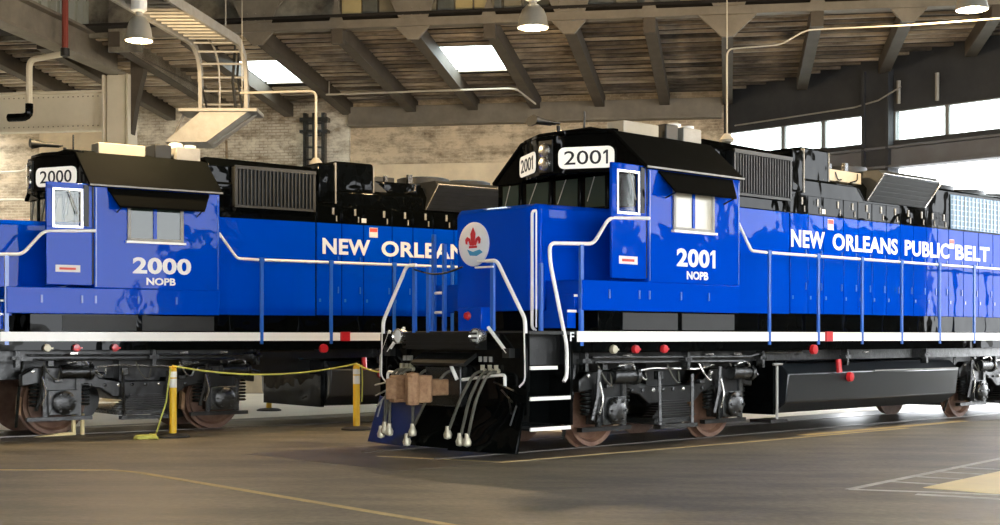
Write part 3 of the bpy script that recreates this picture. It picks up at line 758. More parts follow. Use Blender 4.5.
    for k in range(16):       # bolt heads along the frame
        a = s0 - 0.45 + 0.23 * k
        P('bolt', M['chrome'] if k % 3 == 0 else M['grime2'], tk, lathe([(0.028, 1.14), (0.028, 1.165), (0.012, 1.17)], (a, 0, 1.03 if (k < 4 or k > 11) else 0.80), 1, 6))
    for k in range(12):       # brackets, slack adjusters and clamps of the brake gear
        a = s0 - 0.35 + rnd.random() * 3.4; z = 0.85 + rnd.random() * 0.30
        P('brake_bracket', M['grime2'], tk, box(a, a + 0.05 + rnd.random() * 0.10, 1.14, 1.20 + rnd.random() * 0.06, z, z + 0.04 + rnd.random() * 0.09), bevel=0.008)
    for k in range(5):
        a = s0 - 0.3 + 0.75 * k; dz = rnd.random() * 0.1
        P('brake_hose', M['chrome'] if k % 2 else M['rubber'], tk, tube(rounded([(a, 1.20, 1.17), (a + 0.06, 1.27, 1.05 - dz), (a + 0.2, 1.27, 0.95 - dz), (a + 0.26, 1.20, 1.06)], 0.08), 0.013, 6))
    P('bolster', M['grime'], root, box(c - 0.35, c + 0.35, -0.95, 0.95, 0.55, 1.2))
    for ds in (0, 2.74):
        P('axle', M['grime'], root, cyl((s0 + ds, -0.7, 0.517), (s0 + ds, 0.7, 0.517), 0.1, 12))
        P('traction_motor', M['grime'], root, cyl((s0 + ds + (0.5 if ds == 0 else -0.5), -0.5, 0.55), (s0 + ds + (0.5 if ds == 0 else -0.5), 0.5, 0.55), 0.36, 16))

def on_side(sh, s, z, t):      # lettering laid on the near side, read from the camera side
    return [(s + x, t + d, z + y) for x, y, d in sh[0]], sh[1]

def make_loco(number, loc, rot, label, group):
    root = tag(empty('locomotive', (loc[0], loc[1], 0), rot), label, 'locomotive', group)
    def P(name, m, *sh, parent=None, **k): return part(name, M[m], parent or root, *sh, fn=flip, **k)
    def PE(name, m, *sh, parent=None, **k):
        for q in sh: part(name, M[m], parent or root, q, fn=flip, **k)
    # ---------------- underframe
    P('underframe', 'grime', box(-1.95, 15.1, -1.30, 1.30, 1.20, 1.62))
    P('center_sill', 'grime', box(-1.9, 15.0, -0.7, 0.7, 0.9, 1.22))
    P('deck', 'black_satin', box(-1.95, 15.1, -1.50, 1.50, 1.60, 1.65), bevel=0.004)
    PE('side_sill', 'black', box(-1.15, 15.1, 1.44, 1.50, 1.36, 1.60), box(-1.15, 15.1, -1.50, -1.44, 1.36, 1.60), bevel=0.006)
    st = P('sill_stripe', 'white', box(-1.06, 15.1, 1.50, 1.515, 1.505, 1.648), label='long white reflective stripe')
    if number == '2001':
        P('sill_letter', 'letter', on_side(text_shape('F', 0.075, 0.12, 0.004), -1.19, 1.515, 1.503))
    # deck kick plate under the hood
    P('hood_base', 'black', box(2.5, 14.6, -0.93, 0.93, 1.65, 1.98), bevel=0.01)
    # ---------------- pilot end
    P('end_plate', 'black', box(-2.0, -1.94, -1.5, 1.5, 0.55, 1.62), bevel=0.01)
    P('anticlimber', 'black_satin', box(-2.14, -1.98, -0.75, 0.75, 1.40, 1.62), *[box(-2.2, -2.0, -0.75, 0.75, 1.42 + 0.06 * k, 1.45 + 0.06 * k) for k in range(4)])
    P('plow_center', 'black', loft([[(-2.05, -0.44, 0.66), (-2.05, 0.44, 0.66), (-2.0, 0.44, 0.66), (-2.0, -0.44, 0.66)], [(-2.38, -0.44, 0.09), (-2.38, 0.44, 0.09), (-2.30, 0.44, 0.09), (-2.30, -0.44, 0.09)]]))
    for sg in (1, -1):
        P('plow_plate', 'navy' if sg < 0 else 'black', loft([[(-2.05, sg * 0.42, 0.62), (-2.02, sg * 1.48, 0.72), (-2.0, sg * 1.48, 0.72), (-2.0, sg * 0.42, 0.62)], [(-2.22, sg * 0.42, 0.35), (-2.12, sg * 1.5, 0.40), (-2.08, sg * 1.5, 0.40), (-2.16, sg * 0.42, 0.35)], [(-2.42, sg * 0.42, 0.07), (-2.22, sg * 1.52, 0.07), (-2.17, sg * 1.52, 0.07), (-2.35, sg * 0.42, 0.07)]]), bevel=0.008, label='dark blue plow plate' if sg < 0 else None)
        for k in range(4):
            P('plow_rib', 'greymetal' if sg < 0 else 'grime', tube([(-2.06, sg * (0.95 + 0.14 * k), 0.98 - 0.10 * k), (-2.16, sg * (1.42 - 0.02 * k), 0.88 - 0.15 * k)], 0.012, 6))
        # ditch light
        dl = P('ditch_light', 'chrome', lathe([(0.0, -2.10), (0.085, -2.16), (0.10, -2.19), (0.11, -2.17), (0.09, -2.04), (0.0, -2.02)], (0, sg * 0.80 - 0.1, 1.58), 0, 18))
        P('lens', 'lamp', lathe([(0.0, -2.185), (0.06, -2.18), (0.085, -2.165), (0.0, -2.14)], (0, sg * 0.80 - 0.1, 1.58), 0, 16), parent=dl)
        # uncoupling lever
        P('cut_lever', 'white', tube(rounded([(-2.08, sg * 0.20, 0.98), (-2.08, sg * 0.85, 1.05), (-2.10, sg * 1.2, 1.08), (-2.10, sg * 1.2, 0.92)], 0.05), 0.022, 6))
        P('grab_lever', 'white', tube([(-2.08, sg * 0.86, 1.70), (-2.08, sg * 1.22, 1.36)], 0.024, 6))
        P('lever_bracket', 'black_satin', box(-2.1, -2.0, sg * 1.15, sg * 1.28, 1.30, 1.42))
        # handrails in the corner
        P('corner_handrail', 'white', tube(rounded([(-1.98, sg * 0.72, 2.58), (-1.98, sg * 0.92, 2.58), (-1.98, sg * 1.45, 1.80), (-1.98, sg * 1.47, 1.0), (-1.98, sg * 1.36, 0.92)], 0.07), 0.026, 8))
        P('end_post', 'blue_rail', box(-1.96, -1.92, sg * 0.80 - 0.03, sg * 0.80 + 0.03, 1.60, 2.58))
        if sg < 0: P('end_post', 'blue_rail', box(-1.96, -1.92, sg * 0.50 - 0.03, sg * 0.50 + 0.03, 1.60, 2.55))
        # stepwell
        P('step_well', 'black', box(-1.95, -1.13, sg * 1.05, sg * 1.10, 0.36, 1.60), box(-1.18, -1.13, sg * 1.05, sg * 1.5, 0.40, 1.60), bevel=0.006)
        for (z, s_a, s_b) in ((0.385, -1.95, -1.2), (0.78, -1.95, -1.2), (1.18, -1.95, -1.45)):
            stp = P('step', 'black_satin', box(s_a, s_b, sg * 1.08, sg * 1.50, z - 0.03, z))
            P('step_edge', 'white', box(s_a, s_b, sg * 1.50, sg * 1.525, z - 0.035, z + 0.012), parent=stp)
    PE('handrail_bar', 'white', tube([(-1.98, 0.55, 2.58), (-1.98, 0.75, 2.58)], 0.02, 6), tube([(-1.98, 0.5, 2.5), (-1.98, 0.85, 2.5)], 0.014, 6))
    P('safety_chain', 'grime2', tube([(-1.96, -0.78 + 0.1 * k, 2.52 - 0.08 * math.sin(k / 10 * math.pi)) for k in range(11)], 0.014, 6))
    # the tall corner bar
    P('front_corner_bar', 'white', tube(rounded([(-1.98, -1.3, 1.66), (-1.98, -1.5, 1.30), (-1.98, -1.5, 1.0)], 0.05), 0.022, 6))
    # coupler
    cp = P('coupler', 'rust', box(-2.5, -1.9, -0.12, 0.12, 0.78, 1.0), prism([(-2.88, -0.22), (-2.72, -0.27), (-2.5, -0.27), (-2.44, -0.14), (-2.44, 0.16), (-2.54, 0.26), (-2.72, 0.22), (-2.86, 0.26), (-2.92, 0.20), (-2.74, 0.06), (-2.74, -0.06), (-2.90, -0.10)], 0.70, 1.06, 2), bevel=0.02, label='rust-brown knuckle coupler')
    P('knuckle', 'rust', lathe([(0.0, 0.66), (0.09, 0.68), (0.10, 0.88), (0.09, 1.09), (0.0, 1.11)], (-2.80, 0.17, 0), 2, 14), parent=cp)
    P('knuckle', 'rust', prism([(-2.98, -0.17), (-2.86, -0.25), (-2.72, -0.22), (-2.72, -0.05), (-2.90, -0.06)], 0.74, 1.02, 2), parent=cp, bevel=0.02)
    P('draft_gear_pocket', 'grime2', box(-2.12, -1.98, -0.36, 0.36, 0.62, 1.18), bevel=0.02)
    P('drop_step_plate', 'black_satin', prism([(-2.2, 1.18), (-2.0, 1.3), (-2.0, 1.36), (-2.24, 1.22)], -0.55, 0.55, 1))
    # air hoses
    for (ta, tb, zb, mm) in ((-0.95, -0.90, 0.30, 'rubber'), (-0.85, -0.80, 0.28, 'rubber'), (-0.75, -0.98, 0.24, 'rubber'), (-0.36, -0.30, 0.30, 'rubber'), (0.15, -0.42, 0.16, 'rubber'), (0.72, 0.42, 0.30, 'rubber'), (0.86, 0.66, 0.22, 'rubber'), (0.98, 0.80, 0.22, 'rubber')):
        h = P('air_hose', mm, tube(rounded([(-2.0, ta, 1.12), (-2.2, ta, 1.10), (-2.36, (ta * 2 + tb) / 3, 0.75), (-2.40, tb, zb)], 0.14, 5), 0.021, 8))
        P('glad_hand', 'brass', lathe([(0.0, -0.09), (0.05, -0.07), (0.06, -0.02), (0.035, 0.04), (0.032, 0.09)], (-2.40, tb, zb), 2, 10), parent=h)
        P('angle_cock', 'brass', lathe([(0.03, -2.05), (0.035, -2.0)], (0, ta, 1.12), 0, 8), box(-2.08, -2.02, ta - 0.01, ta + 0.01, 1.12, 1.2), parent=h)
    PE('mu_receptacle', 'greymetal', *[box(-2.03, -2.0, x, x + 0.035, 1.24, 1.31) for x in (-0.95, -0.87, -0.80, 0.62, 0.72, 0.82)])
    P('hose_hook', 'white', tube(rounded([(-2.1, 0.15, 1.18), (-2.2, 0.28, 1.15), (-2.18, 0.36, 1.0)], 0.05), 0.026, 6))
    # ---------------- nose
    def nose_sec(s, top, w, ch): return [(s, -w, 1.93), (s, -w, top - ch), (s, -w + ch, top), (s, w - ch, top), (s, w, top - ch), (s, w, 1.93)]
    P('nose_base', 'black', box(-1.18, 0.39, -0.82, 0.82, 1.65, 1.95), bevel=0.01)
    nz = P('nose', 'blue', loft([nose_sec(-1.2, 3.34, 0.72, 0.06), nose_sec(-1.08, 3.40, 0.84, 0.06), nose_sec(0.40, 3.42, 0.84, 0.06)]), bevel=0.02)
    P('nose_grab_iron', 'white', tube(rounded([(-1.13, 0.80, 3.30), (-1.22, 0.82, 3.28), (-1.22, 0.82, 1.70), (-1.13, 0.80, 1.66)], 0.05), 0.022, 6), tube([(-1.2, 0.88, 1.70), (-1.2, 0.88, 3.28)], 0.012, 6), parent=nz)
    lg = P('logo_disc', 'letter', lathe([(0.0, -1.222), (0.30, -1.222), (0.315, -1.215), (0.315, -1.19), (0.0, -1.19)], (0, -0.36, 2.89), 0, 40), label='white round emblem with red fleur-de-lis over a blue swoosh')
    c0 = (-0.36, 2.91)
    def fleur(pts): return prism([(c0[0] + a, c0[1] + b) for a, b in pts], -1.232, -1.221, 0)
    P('emblem_petals', 'logored', fleur([(0.0, 0.22), (0.05, 0.13), (0.04, 0.05), (0.025, -0.04), (-0.025, -0.04), (-0.04, 0.05), (-0.05, 0.13)]), fleur([(0.03, -0.03), (0.06, 0.06), (0.12, 0.09), (0.16, 0.05), (0.15, -0.01), (0.12, -0.02), (0.12, 0.02), (0.09, 0.03), (0.06, -0.04)]), fleur([(-0.03, -0.03), (-0.06, 0.06), (-0.12, 0.09), (-0.16, 0.05), (-0.15, -0.01), (-0.12, -0.02), (-0.12, 0.02), (-0.09, 0.03), (-0.06, -0.04)]), fleur([(-0.08, -0.045), (0.08, -0.045), (0.08, -0.075), (-0.08, -0.075)]), parent=lg)
    P('emblem_swoosh', 'logoblue', fleur([(-0.12, -0.09), (0.0, -0.13), (0.14, -0.10), (0.20, -0.14), (0.08, -0.19), (-0.06, -0.18)]), parent=lg)
    # front bell/sand box on the end platform
    sb = P('sand_box', 'blue', box(-1.72, -1.50, -0.14, 0.34, 1.62, 1.98), bevel=0.02)
    P('marker_light', 'red', lathe([(0.0, -1.79), (0.045, -1.77), (0.06, -1.73), (0.05, -1.71)], (0, 0.08, 1.86), 0, 14), parent=sb, label='red marker disc')
    # steps up to the side platform, beside the nose
    for z, s_a in ((1.93, -1.15), (2.14, -1.02)):
        q = P('platform_step', 'blue', box(s_a, s_a + 0.16, 0.90, 1.42, z - 0.24, z), bevel=0.005)
        P('step_edge', 'white', box(s_a - 0.012, s_a + 0.16, 1.42, 1.435, z - 0.03, z + 0.004), parent=q)
    PE('nose_side_steps', 'white', tube([(-1.45, -0.95, 2.2), (-1.45, -0.72, 2.2)], 0.022, 6), tube([(-1.45, -0.95, 1.92), (-1.45, -0.72, 1.92)], 0.022, 6))
    PE('nose_side_post', 'blue_rail', box(-1.48, -1.43, -0.97, -0.92, 1.62, 3.05), box(-1.48, -1.43, -0.74, -0.69, 1.62, 2.9))
    # ---------------- cab platform boxes
    pb = P('platform_box', 'blue', box(-0.97, 2.53, 0.84, 1.52, 1.93, 2.34), bevel=0.012)
    for s in (-0.45, 0.18, 0.40, 1.10, 1.75): P('hinge', 'blue_rail', box(s, s + 0.03, 1.52, 1.535, 2.10, 2.22), parent=pb)
    P('platform_box', 'blue', box(-0.97, 2.53, -1.52, -0.84, 1.93, 2.34), bevel=0.012)
    PE('platform_skirt', 'black', box(-0.6, 2.53, 0.9, 1.47, 1.65, 1.93), box(-0.6, 2.53, -1.47, -0.9, 1.65, 1.93), bevel=0.006)
    PE('skirt_panel', 'black_satin', box(-0.1, 1.1, 1.47, 1.478, 1.67, 1.91), box(1.2, 2.45, 1.47, 1.478, 1.67, 1.91))
    # ---------------- cab
    cab = P('cab', 'blue', box(0.39, 2.53, -1.52, 1.52, 2.34, 3.98), bevel=0.012)
    P('cab_gable', 'black', prism([(-1.52, 3.96), (1.52, 3.96), (0.92, 4.50), (0.5, 4.60), (-0.5, 4.60), (-0.92, 4.50)], 0.39, 2.53, 0))
    rf = P('cab_roof', 'roofblack', loft([[(s, -1.58, 3.97), (s, -0.95, 4.53), (s, -0.5, 4.63), (s, 0.5, 4.63), (s, 0.95, 4.53), (s, 1.58, 3.97), (s, 1.56, 3.93), (s, 0.93, 4.49), (s, 0.5, 4.59), (s, -0.5, 4.59), (s, -0.93, 4.49), (s, -1.56, 3.93)] for s in (0.30, 2.56)]), bevel=0.006)
    P('drip_rail', 'greymetal', box(0.30, 2.56, 1.575, 1.59, 3.945, 3.97), parent=rf)
    # headlight housing and number boards
    P('visor_housing', 'black', prism([(-0.10, -0.17), (-0.10, 0.17), (0.34, 0.98), (0.45, 0.98), (0.45, -0.98), (0.34, -0.98)], 3.93, 4.50, 2), prism([(-0.02, -0.25), (-0.02, 0.25), (0.34, 0.92), (0.45, 0.92), (0.45, -0.92), (0.34, -0.92)], 4.50, 4.57, 2), bevel=0.015)
    P('front_brow', 'black', prism([(-1.50, 3.93), (1.50, 3.93), (1.46, 4.02), (0.95, 4.44), (-0.95, 4.44), (-1.46, 4.02)], 0.33, 0.40, 0))
    for z in (4.29, 4.10):
        h = P('headlight', 'chrome', lathe([(0.09, -0.17), (0.105, -0.16), (0.105, -0.10), (0.07, -0.11), (0.0, -0.115)], (0, 0, z), 0, 20))
        P('lens', 'lamp', lathe([(0.0, -0.155), (0.06, -0.15), (0.088, -0.135), (0.0, -0.12)], (0, 0, z), 0, 16), parent=h)
    P('headlight_plate', 'black_satin', box(-0.125, -0.1, -0.14, 0.14, 3.97, 4.44), bevel=0.01)
    for sg in (1, -1):
        a = Vector((-0.105, sg * 0.19, 0)); b = Vector((0.335, sg * 0.985, 0))
        along = (b - a).normalized(); nrm = Vector((along.y * -1, along.x, 0)) * sg
        if nrm.x > 0: nrm = -nrm
        L = (b - a).length
        def bp(x, zz, d): 
            v = a + along * x + nrm * d
            return (v.x, v.y, zz)
        r = 0.09; out = []
        x0, x1, z0, z1 = 0.045, L - 0.035, 4.00, 4.31
        for (cx, cz, a0) in ((x1 - r, z1 - r, 0), (x0 + r, z1 - r, 90), (x0 + r, z0 + r, 180), (x1 - r, z0 + r, 270)):
            for k in range(5):
                an = math.radians(a0 + 22.5 * k)
                out.append((cx + r * math.cos(an), cz + r * math.sin(an)))
        nb = P('number_board', 'boardwhite', loft([[bp(x, z, 0.004) for x, z in out], [bp(x, z, 0.02) for x, z in out]]), label='off-white number board')
        tv, tf = text_shape(number, L - 0.26, 0.20, 0.006, 0.004)
        if sg > 0: tv = [bp(x0 + 0.09 + x, 4.055 + y, 0.021 + d) for x, y, d in tv]
        else: tv = [bp(x1 - 0.09 - x, 4.055 + y, 0.021 + d) for x, y, d in tv]
        P('numerals', 'ink', (tv, tf), parent=nb)
    P('front_panel', 'black', box(0.372, 0.396, -1.51, 1.51, 3.42, 3.97))
    # windshields
    for i, (a, b) in enumerate(((-1.42, -0.98), (-0.90, -0.34), (-0.28, 0.26), (0.32, 0.80))):
        f = P('windshield_frame', 'black', box(0.345, 0.392, a, b, 3.42, 3.93), bevel=0.012)
        P('windshield', 'glass', box(0.335, 0.35, a + 0.05, b - 0.05, 3.46, 3.90), parent=f)
        P('wiper', 'greymetal', tube([(0.325, (a + b) / 2, 3.90), (0.325, a + 0.1, 3.55)], 0.008, 5), parent=f)
    # forward side door standing in line with the cab side, ahead of the cab front
    d = P('cab_door', 'blue', prism([(-0.36, 2.38), (0.36, 2.38), (0.36, 3.28), (-0.36, 3.28)], 1.46, 1.51, 1), box(-0.36, -0.26, 1.46, 1.51, 3.28, 3.93), box(0.20, 0.36, 1.46, 1.51, 3.28, 3.93), box(-0.36, 0.36, 1.46, 1.51, 3.86, 3.97), bevel=0.008)
    def ring(a0, a1, b0, b1, w): return [box(a0, a1, 1.505, 1.525, b0, b0 + w), box(a0, a1, 1.505, 1.525, b1 - w, b1), box(a0, a0 + w, 1.505, 1.525, b0, b1), box(a1 - w, a1, 1.505, 1.525, b0, b1)]
    P('door_window_frame', 'chrome', *ring(-0.27, 0.21, 3.27, 3.88, 0.035), parent=d, bevel=0.004)
    P('door_window', 'clear', box(-0.26, 0.20, 1.48, 1.488, 3.28, 3.87), parent=d)
    P('wiper', 'greymetal', tube([(-0.02, 1.53, 3.86), (0.12, 1.53, 3.48)], 0.009, 5), parent=d)
    q = P('door_sticker', 'sticker', box(-0.22, 0.17, 1.51, 1.514, 2.58, 2.69), parent=d)
    P('sticker_print', 'stickred', box(-0.16, 0.10, 1.514, 1.516, 2.615, 2.65), parent=d)
    P('door_hinge', 'black_satin', box(0.355, 0.395, 1.45, 1.50, 2.4, 3.95), parent=d)
    P('door_post', 'black', box(0.22, 0.30, 1.525, 1.535, 3.3, 3.95), parent=d)
    # side window with awning
    w = P('side_window_frame', 'greymetal', box(0.93, 1.88, 1.52, 1.545, 3.10, 3.15), box(0.93, 1.88, 1.52, 1.545, 3.74, 3.79), box(0.93, 0.985, 1.52, 1.545, 3.10, 3.79), box(1.825, 1.88, 1.52, 1.545, 3.10, 3.79), bevel=0.004)
    P('window_sill', 'white', box(0.90, 1.91, 1.52, 1.58, 3.07, 3.105), parent=w)
    pane = 'glass_l' if number == '2001' else 'glass'
    P('pane', pane, box(0.985, 1.36, 1.522, 1.530, 3.15, 3.74), parent=w); P('pane', pane, box(1.42, 1.825, 1.522, 1.530, 3.15, 3.74), parent=w)
    P('window_post', 'blue', box(1.36, 1.42, 1.52, 1.545, 3.15, 3.74), parent=w)
    P('awning', 'awning', loft([[(0.60, 1.53, 3.93), (2.34, 1.53, 3.93), (2.34, 1.53, 3.90), (0.60, 1.53, 3.90)], [(0.72, 1.74, 3.64), (2.16, 1.74, 3.64), (2.16, 1.74, 3.61), (0.72, 1.74, 3.61)]]))
    PE('awning_arm', 'grime', tube([(0.76, 1.53, 3.55), (0.76, 1.72, 3.62)], 0.012, 5), tube([(2.12, 1.53, 3.55), (2.12, 1.72, 3.62)], 0.012, 5))
    P('cab_number', 'letter', on_side(text_shape(number, 0.90 if number == '2001' else 1.0, 0.265, 0.004, 0.036, 1.05), 1.02, 2.585, 1.522))
    P('cab_initials', 'letter', on_side(text_shape('NOPB', 0.50, 0.12, 0.004, 0.033), 1.25, 2.405, 1.522))
    PE('cab_seam', 'blue_rail', box(2.49, 2.505, 1.52, 1.527, 2.36, 3.9), box(0.41, 0.43, 1.52, 1.53, 2.36, 3.92))
    # roof equipment
    P('roof_box', 'cream', box(0.75, 1.55, 0.42, 0.75, 4.56, 4.75), bevel=0.01)
    P('roof_box', 'black_satin', box(1.72, 2.02, 0.35, 0.75, 4.56, 4.80), bevel=0.02)
    ac = P('air_conditioner', 'greymetal', box(2.08, 2.52, 0.30, 0.80, 4.55, 4.78), bevel=0.015)
    P('vent_fan', 'white', lathe([(0.12, 4.78), (0.12, 4.86), (0.08, 4.88)], (2.2, 0.5, 0), 2, 14), lathe([(0.10, 4.78), (0.10, 4.84)], (2.42, 0.6, 0), 2, 14), parent=ac)
    hn = P('horn', 'black_satin', tube([(0.62, -0.45, 4.62), (0.62, -0.45, 4.78)], 0.03, 8), *[lathe([(0.075, 0.10 - 0.05 * k), (0.03, 0.25), (0.02, 0.55)], (0.0, -0.45 + 0.09 * (k - 1), 4.80), 0, 12) for k in range(3)])
    P('antenna', 'black_satin', cyl((0.55, 0.15, 4.6), (0.55, 0.15, 4.92), 0.018, 6))
    P('warning_beacon', 'black_satin', lathe([(0.12, 4.62), (0.12, 4.70), (0.05, 4.73)], (1.25, -0.3, 0), 2, 14))
    # ---------------- side handrails, near side
    T = 1.49
    P('front_handrail', 'white', tube(rounded([(-1.30, T, 0.98), (-1.24, T, 1.05), (-1.24, T, 1.45), (-1.56, T, 2.55), (-1.57, T, 2.80), (-0.72, T, 2.83), (-0.40, T, 3.20), (0.41, T + 0.03, 3.24)], 0.10), 0.026, 8))
    P('front_handrail_post', 'blue_rail', box(-0.99, -0.93, T - 0.02, T + 0.02, 1.45, 2.82))
    P('front_handrail_post', 'blue_rail', box(-1.52, -1.47, T - 0.25, T - 0.21, 1.65, 2.55))
    posts = [3.31, 4.66, 5.97, 7.25, 8.57, 9.86, 11.2, 12.5, 13.8]
    P('side_handrail', 'white', tube(rounded([(2.53, T, 3.30), (2.86, T, 2.89), (3.27, T, 2.88)], 0.06), 0.024, 8))
    for i, s in enumerate(posts):
        q = P('stanchion', 'blue_rail', box(s - 0.03, s + 0.03, T, T + 0.03, 1.45, 2.85), bevel=0.004)
        P('stanchion_cap', 'blue_rail', lathe([(0.0, -0.06), (0.04, -0.05), (0.04, 0.05), (0.0, 0.06)], (s, T, 2.88), 0, 8) if False else box(s - 0.045, s + 0.045, T - 0.03, T + 0.035, 2.84, 2.92), parent=q)
        if i + 1 < len(posts): P('side_handrail', 'white', tube([(s + 0.045, T, 2.88), (posts[i + 1] - 0.045, T, 2.88)], 0.024, 8))
    for s in [-0.95] + posts: P('stanchion', 'blue_rail', box(s - 0.03, s + 0.03, -T - 0.03, -T, 1.45, 2.85))
    P('side_handrail', 'white', tube([(2.6, -T, 2.88), (13.8, -T, 2.88)], 0.024, 6))
    # ---------------- long hood
    def hood_sec(s, top, w=0.93): return [(s, -w, 1.95), (s, -w, top - 0.22), (s, -w + 0.22, top), (s, w - 0.22, top), (s, w, top - 0.22), (s, w, 1.95)]
    P('hood_core', 'black', loft([hood_sec(2.53, 4.42), hood_sec(14.6, 4.42)]), bevel=0.015)
    P('hood_panel', 'blue', box(2.53, 4.66, 0.90, 0.95, 1.95, 3.62), bevel=0.008)
    P('hood_panel', 'blue', box(2.53, 14.6, -0.95, -0.90, 1.95, 3.62), bevel=0.008)
    edges = [4.68, 5.20, 5.66, 6.28, 6.74, 7.2, 7.68, 8.16, 8.62, 9.1, 9.5, 9.92, 10.5, 11.1, 11.7, 12.3, 12.9, 13.5, 14.05, 14.6]
    for a, b in zip(edges, edges[1:]):
        d = P('hood_door', 'blue', box(a + 0.008, b - 0.008, 0.90, 0.952, 1.96, 3.62), bevel=0.008)
        PE('door_latch', 'blue_rail', box(b - 0.085, b - 0.065, 0.952, 0.968, 2.36, 2.48), box(b - 0.085, b - 0.065, 0.952, 0.968, 2.93, 3.03), box(a + 0.05, a + 0.09, 0.952, 0.96, 2.2, 2.26), parent=d)
        if b < 9.95:
            d = P('upper_door', 'black', box(a + 0.008, b - 0.008, 0.90, 0.945, 3.63, 3.94), bevel=0.008)
            PE('door_latch', 'greymetal', box(b - 0.12, b - 0.10, 0.945, 0.96, 3.66, 3.76), box(b - 0.2, b - 0.16, 0.945, 0.96, 3.78, 3.9), parent=d)
    P('hood_step_strip', 'black', box(2.53, 4.66, 0.9, 0.955, 3.625, 3.82), bevel=0.008)
    ts, tw = (4.70, 6.85) if number == '2001' else (4.80, 6.9)
    for wd, w0, w1 in (('NEW', 0.0, 0.145), ('ORLEANS', 0.180, 0.490), ('PUBLIC', 0.527, 0.765), ('BELT', 0.800, 1.0)):
        P('road_name', 'letter', on_side(text_shape(wd, (w1 - w0) * tw, 0.29, 0.004, 0.033, 1.06), ts + w0 * tw, 3.06, 0.953), label='white road name lettering')
    for (s, z, sz) in ((5.78, 3.56, 0.20), (9.95, 3.42, 0.2)):
        q = P('hood_sticker', 'sticker', box(s, s + sz * 0.9, 0.953, 0.957, z - 0.16, z + 0.02)); P('sticker_print', 'stickred', box(s + 0.01, s + sz * 0.9 - 0.01, 0.957, 0.96, z - 0.06, z + 0.01), parent=q)
    P('hood_sticker', 'sticker', box(5.62, 5.72, 0.946, 0.95, 3.66, 3.74))
    # inertial filter grille behind the cab
    gr = P('filter_grille', 'black_satin', box(3.05, 4.62, -1.0, 1.0, 3.82, 4.50), bevel=0.015)
    P('grille_frame', 'grille', box(3.05, 4.62, 1.0, 1.045, 4.46, 4.52), box(3.05, 4.62, 1.0, 1.03, 3.80, 3.84), box(3.05, 3.10, 1.0, 1.03, 3.82, 4.5), box(4.57, 4.62, 1.0, 1.03, 3.82, 4.5), parent=gr)
    P('grille_slats', 'grille', *[prism([(3.12 + 0.072 * k, 1.0), (3.16 + 0.072 * k, 1.0), (3.15 + 0.072 * k, 1.035), (3.13 + 0.072 * k, 1.035)], 3.85, 4.46, 2) for k in range(20)], parent=gr)
    P('grille_cover', 'black', loft([[(2.62, -0.9, 4.50), (2.62, 0.9, 4.50), (2.62, 0.75, 4.66), (2.62, -0.75, 4.66)], [(4.66, -0.95, 4.50), (4.66, 0.95, 4.50), (4.66, 0.8, 4.62), (4.66, -0.8, 4.62)]]), bevel=0.01)
    P('cab_rear_box', 'black', box(2.56, 3.02, -0.9, 0.9, 3.8, 4.5), bevel=0.01)
    # blower duct
    P('duct_hatch', 'black', box(4.72, 5.06, -0.93, 0.95, 3.97, 4.70), bevel=0.04, label='black air duct box')
    P('duct_hatch', 'black', box(5.08, 5.90, -0.88, 0.90, 3.97, 4.76), bevel=0.04)
    PE('duct_edge', 'greymetal', box(5.06, 5.085, 0.9, 0.96, 3.98, 4.72), box(5.90, 5.92, 0.80, 0.90, 3.98, 4.72))
    # engine hatch, exhaust, flared dynamic brake section
    P('engine_hatch', 'black', box(5.92, 7.0, -0.85, 0.85, 3.97, 4.46), bevel=0.03)
    P('hatch_label_panel', 'cream', box(5.98, 6.98, 0.85, 0.862, 4.22, 4.46)) if number == '2001' else P('hatch_side_panel', 'grille', prism([(5.95, 4.0), (6.6, 4.0), (5.95, 4.45)], 0.85, 0.87, 1))
    PE('panel_bracket', 'grime2', tube(rounded([(6.15, 0.87, 4.42), (6.2, 0.89, 4.28), (6.32, 0.88, 4.3)], 0.05), 0.012, 5), tube(rounded([(6.85, 0.87, 4.44), (6.82, 0.89, 4.32), (6.6, 0.88, 4.27)], 0.05), 0.012, 5))
    ex = P('exhaust_stack', 'black_satin', box(6.1, 6.75, -0.3, 0.3, 4.46, 4.62), bevel=0.02)
    s0, s1 = (7.02, 9.12)
    db = P('dynamic_brake_flare', 'grille', loft([[(s0, -0.95, 3.97), (s0, 0.95, 3.97), (s0 + 0.1, 1.22, 4.42), (s0 + 0.1, 1.12, 4.52), (s0 + 0.1, -1.12, 4.52), (s0 + 0.1, -1.22, 4.42)], [(s1 - 0.1, -0.95, 3.97), (s1 - 0.1, 0.95, 3.97), (s1, 1.22, 4.42), (s1, 1.12, 4.52), (s1, -1.12, 4.52), (s1, -1.22, 4.42)]]), bevel=0.01)
    PE('flare_edge', 'chrome', tube([(s1 - 0.1, 0.965, 3.98), (s1, 1.235, 4.42), (s1, 1.13, 4.53)], 0.014, 5), tube([(s0, 0.965, 3.98), (s0 + 0.1, 1.235, 4.42)], 0.010, 5), tube([(s0 + 0.1, 1.23, 4.44), (s1, 1.23, 4.44)], 0.012, 5), parent=db)
    P('flare_louvers', 'black_satin', *[loft([[(s0 + 0.08, 0.97 + 0.045 * k, 4.0 + 0.075 * k), (s0 + 0.08, 0.985 + 0.045 * k, 3.995 + 0.075 * k), (s0 + 0.08, 0.99 + 0.045 * k, 4.01 + 0.075 * k)], [(s1 - 0.1, 0.97 + 0.045 * k, 4.0 + 0.075 * k), (s1 - 0.1, 0.985 + 0.045 * k, 3.995 + 0.075 * k), (s1 - 0.1, 0.99 + 0.045 * k, 4.01 + 0.075 * k)]]) for k in range(6)], parent=db)
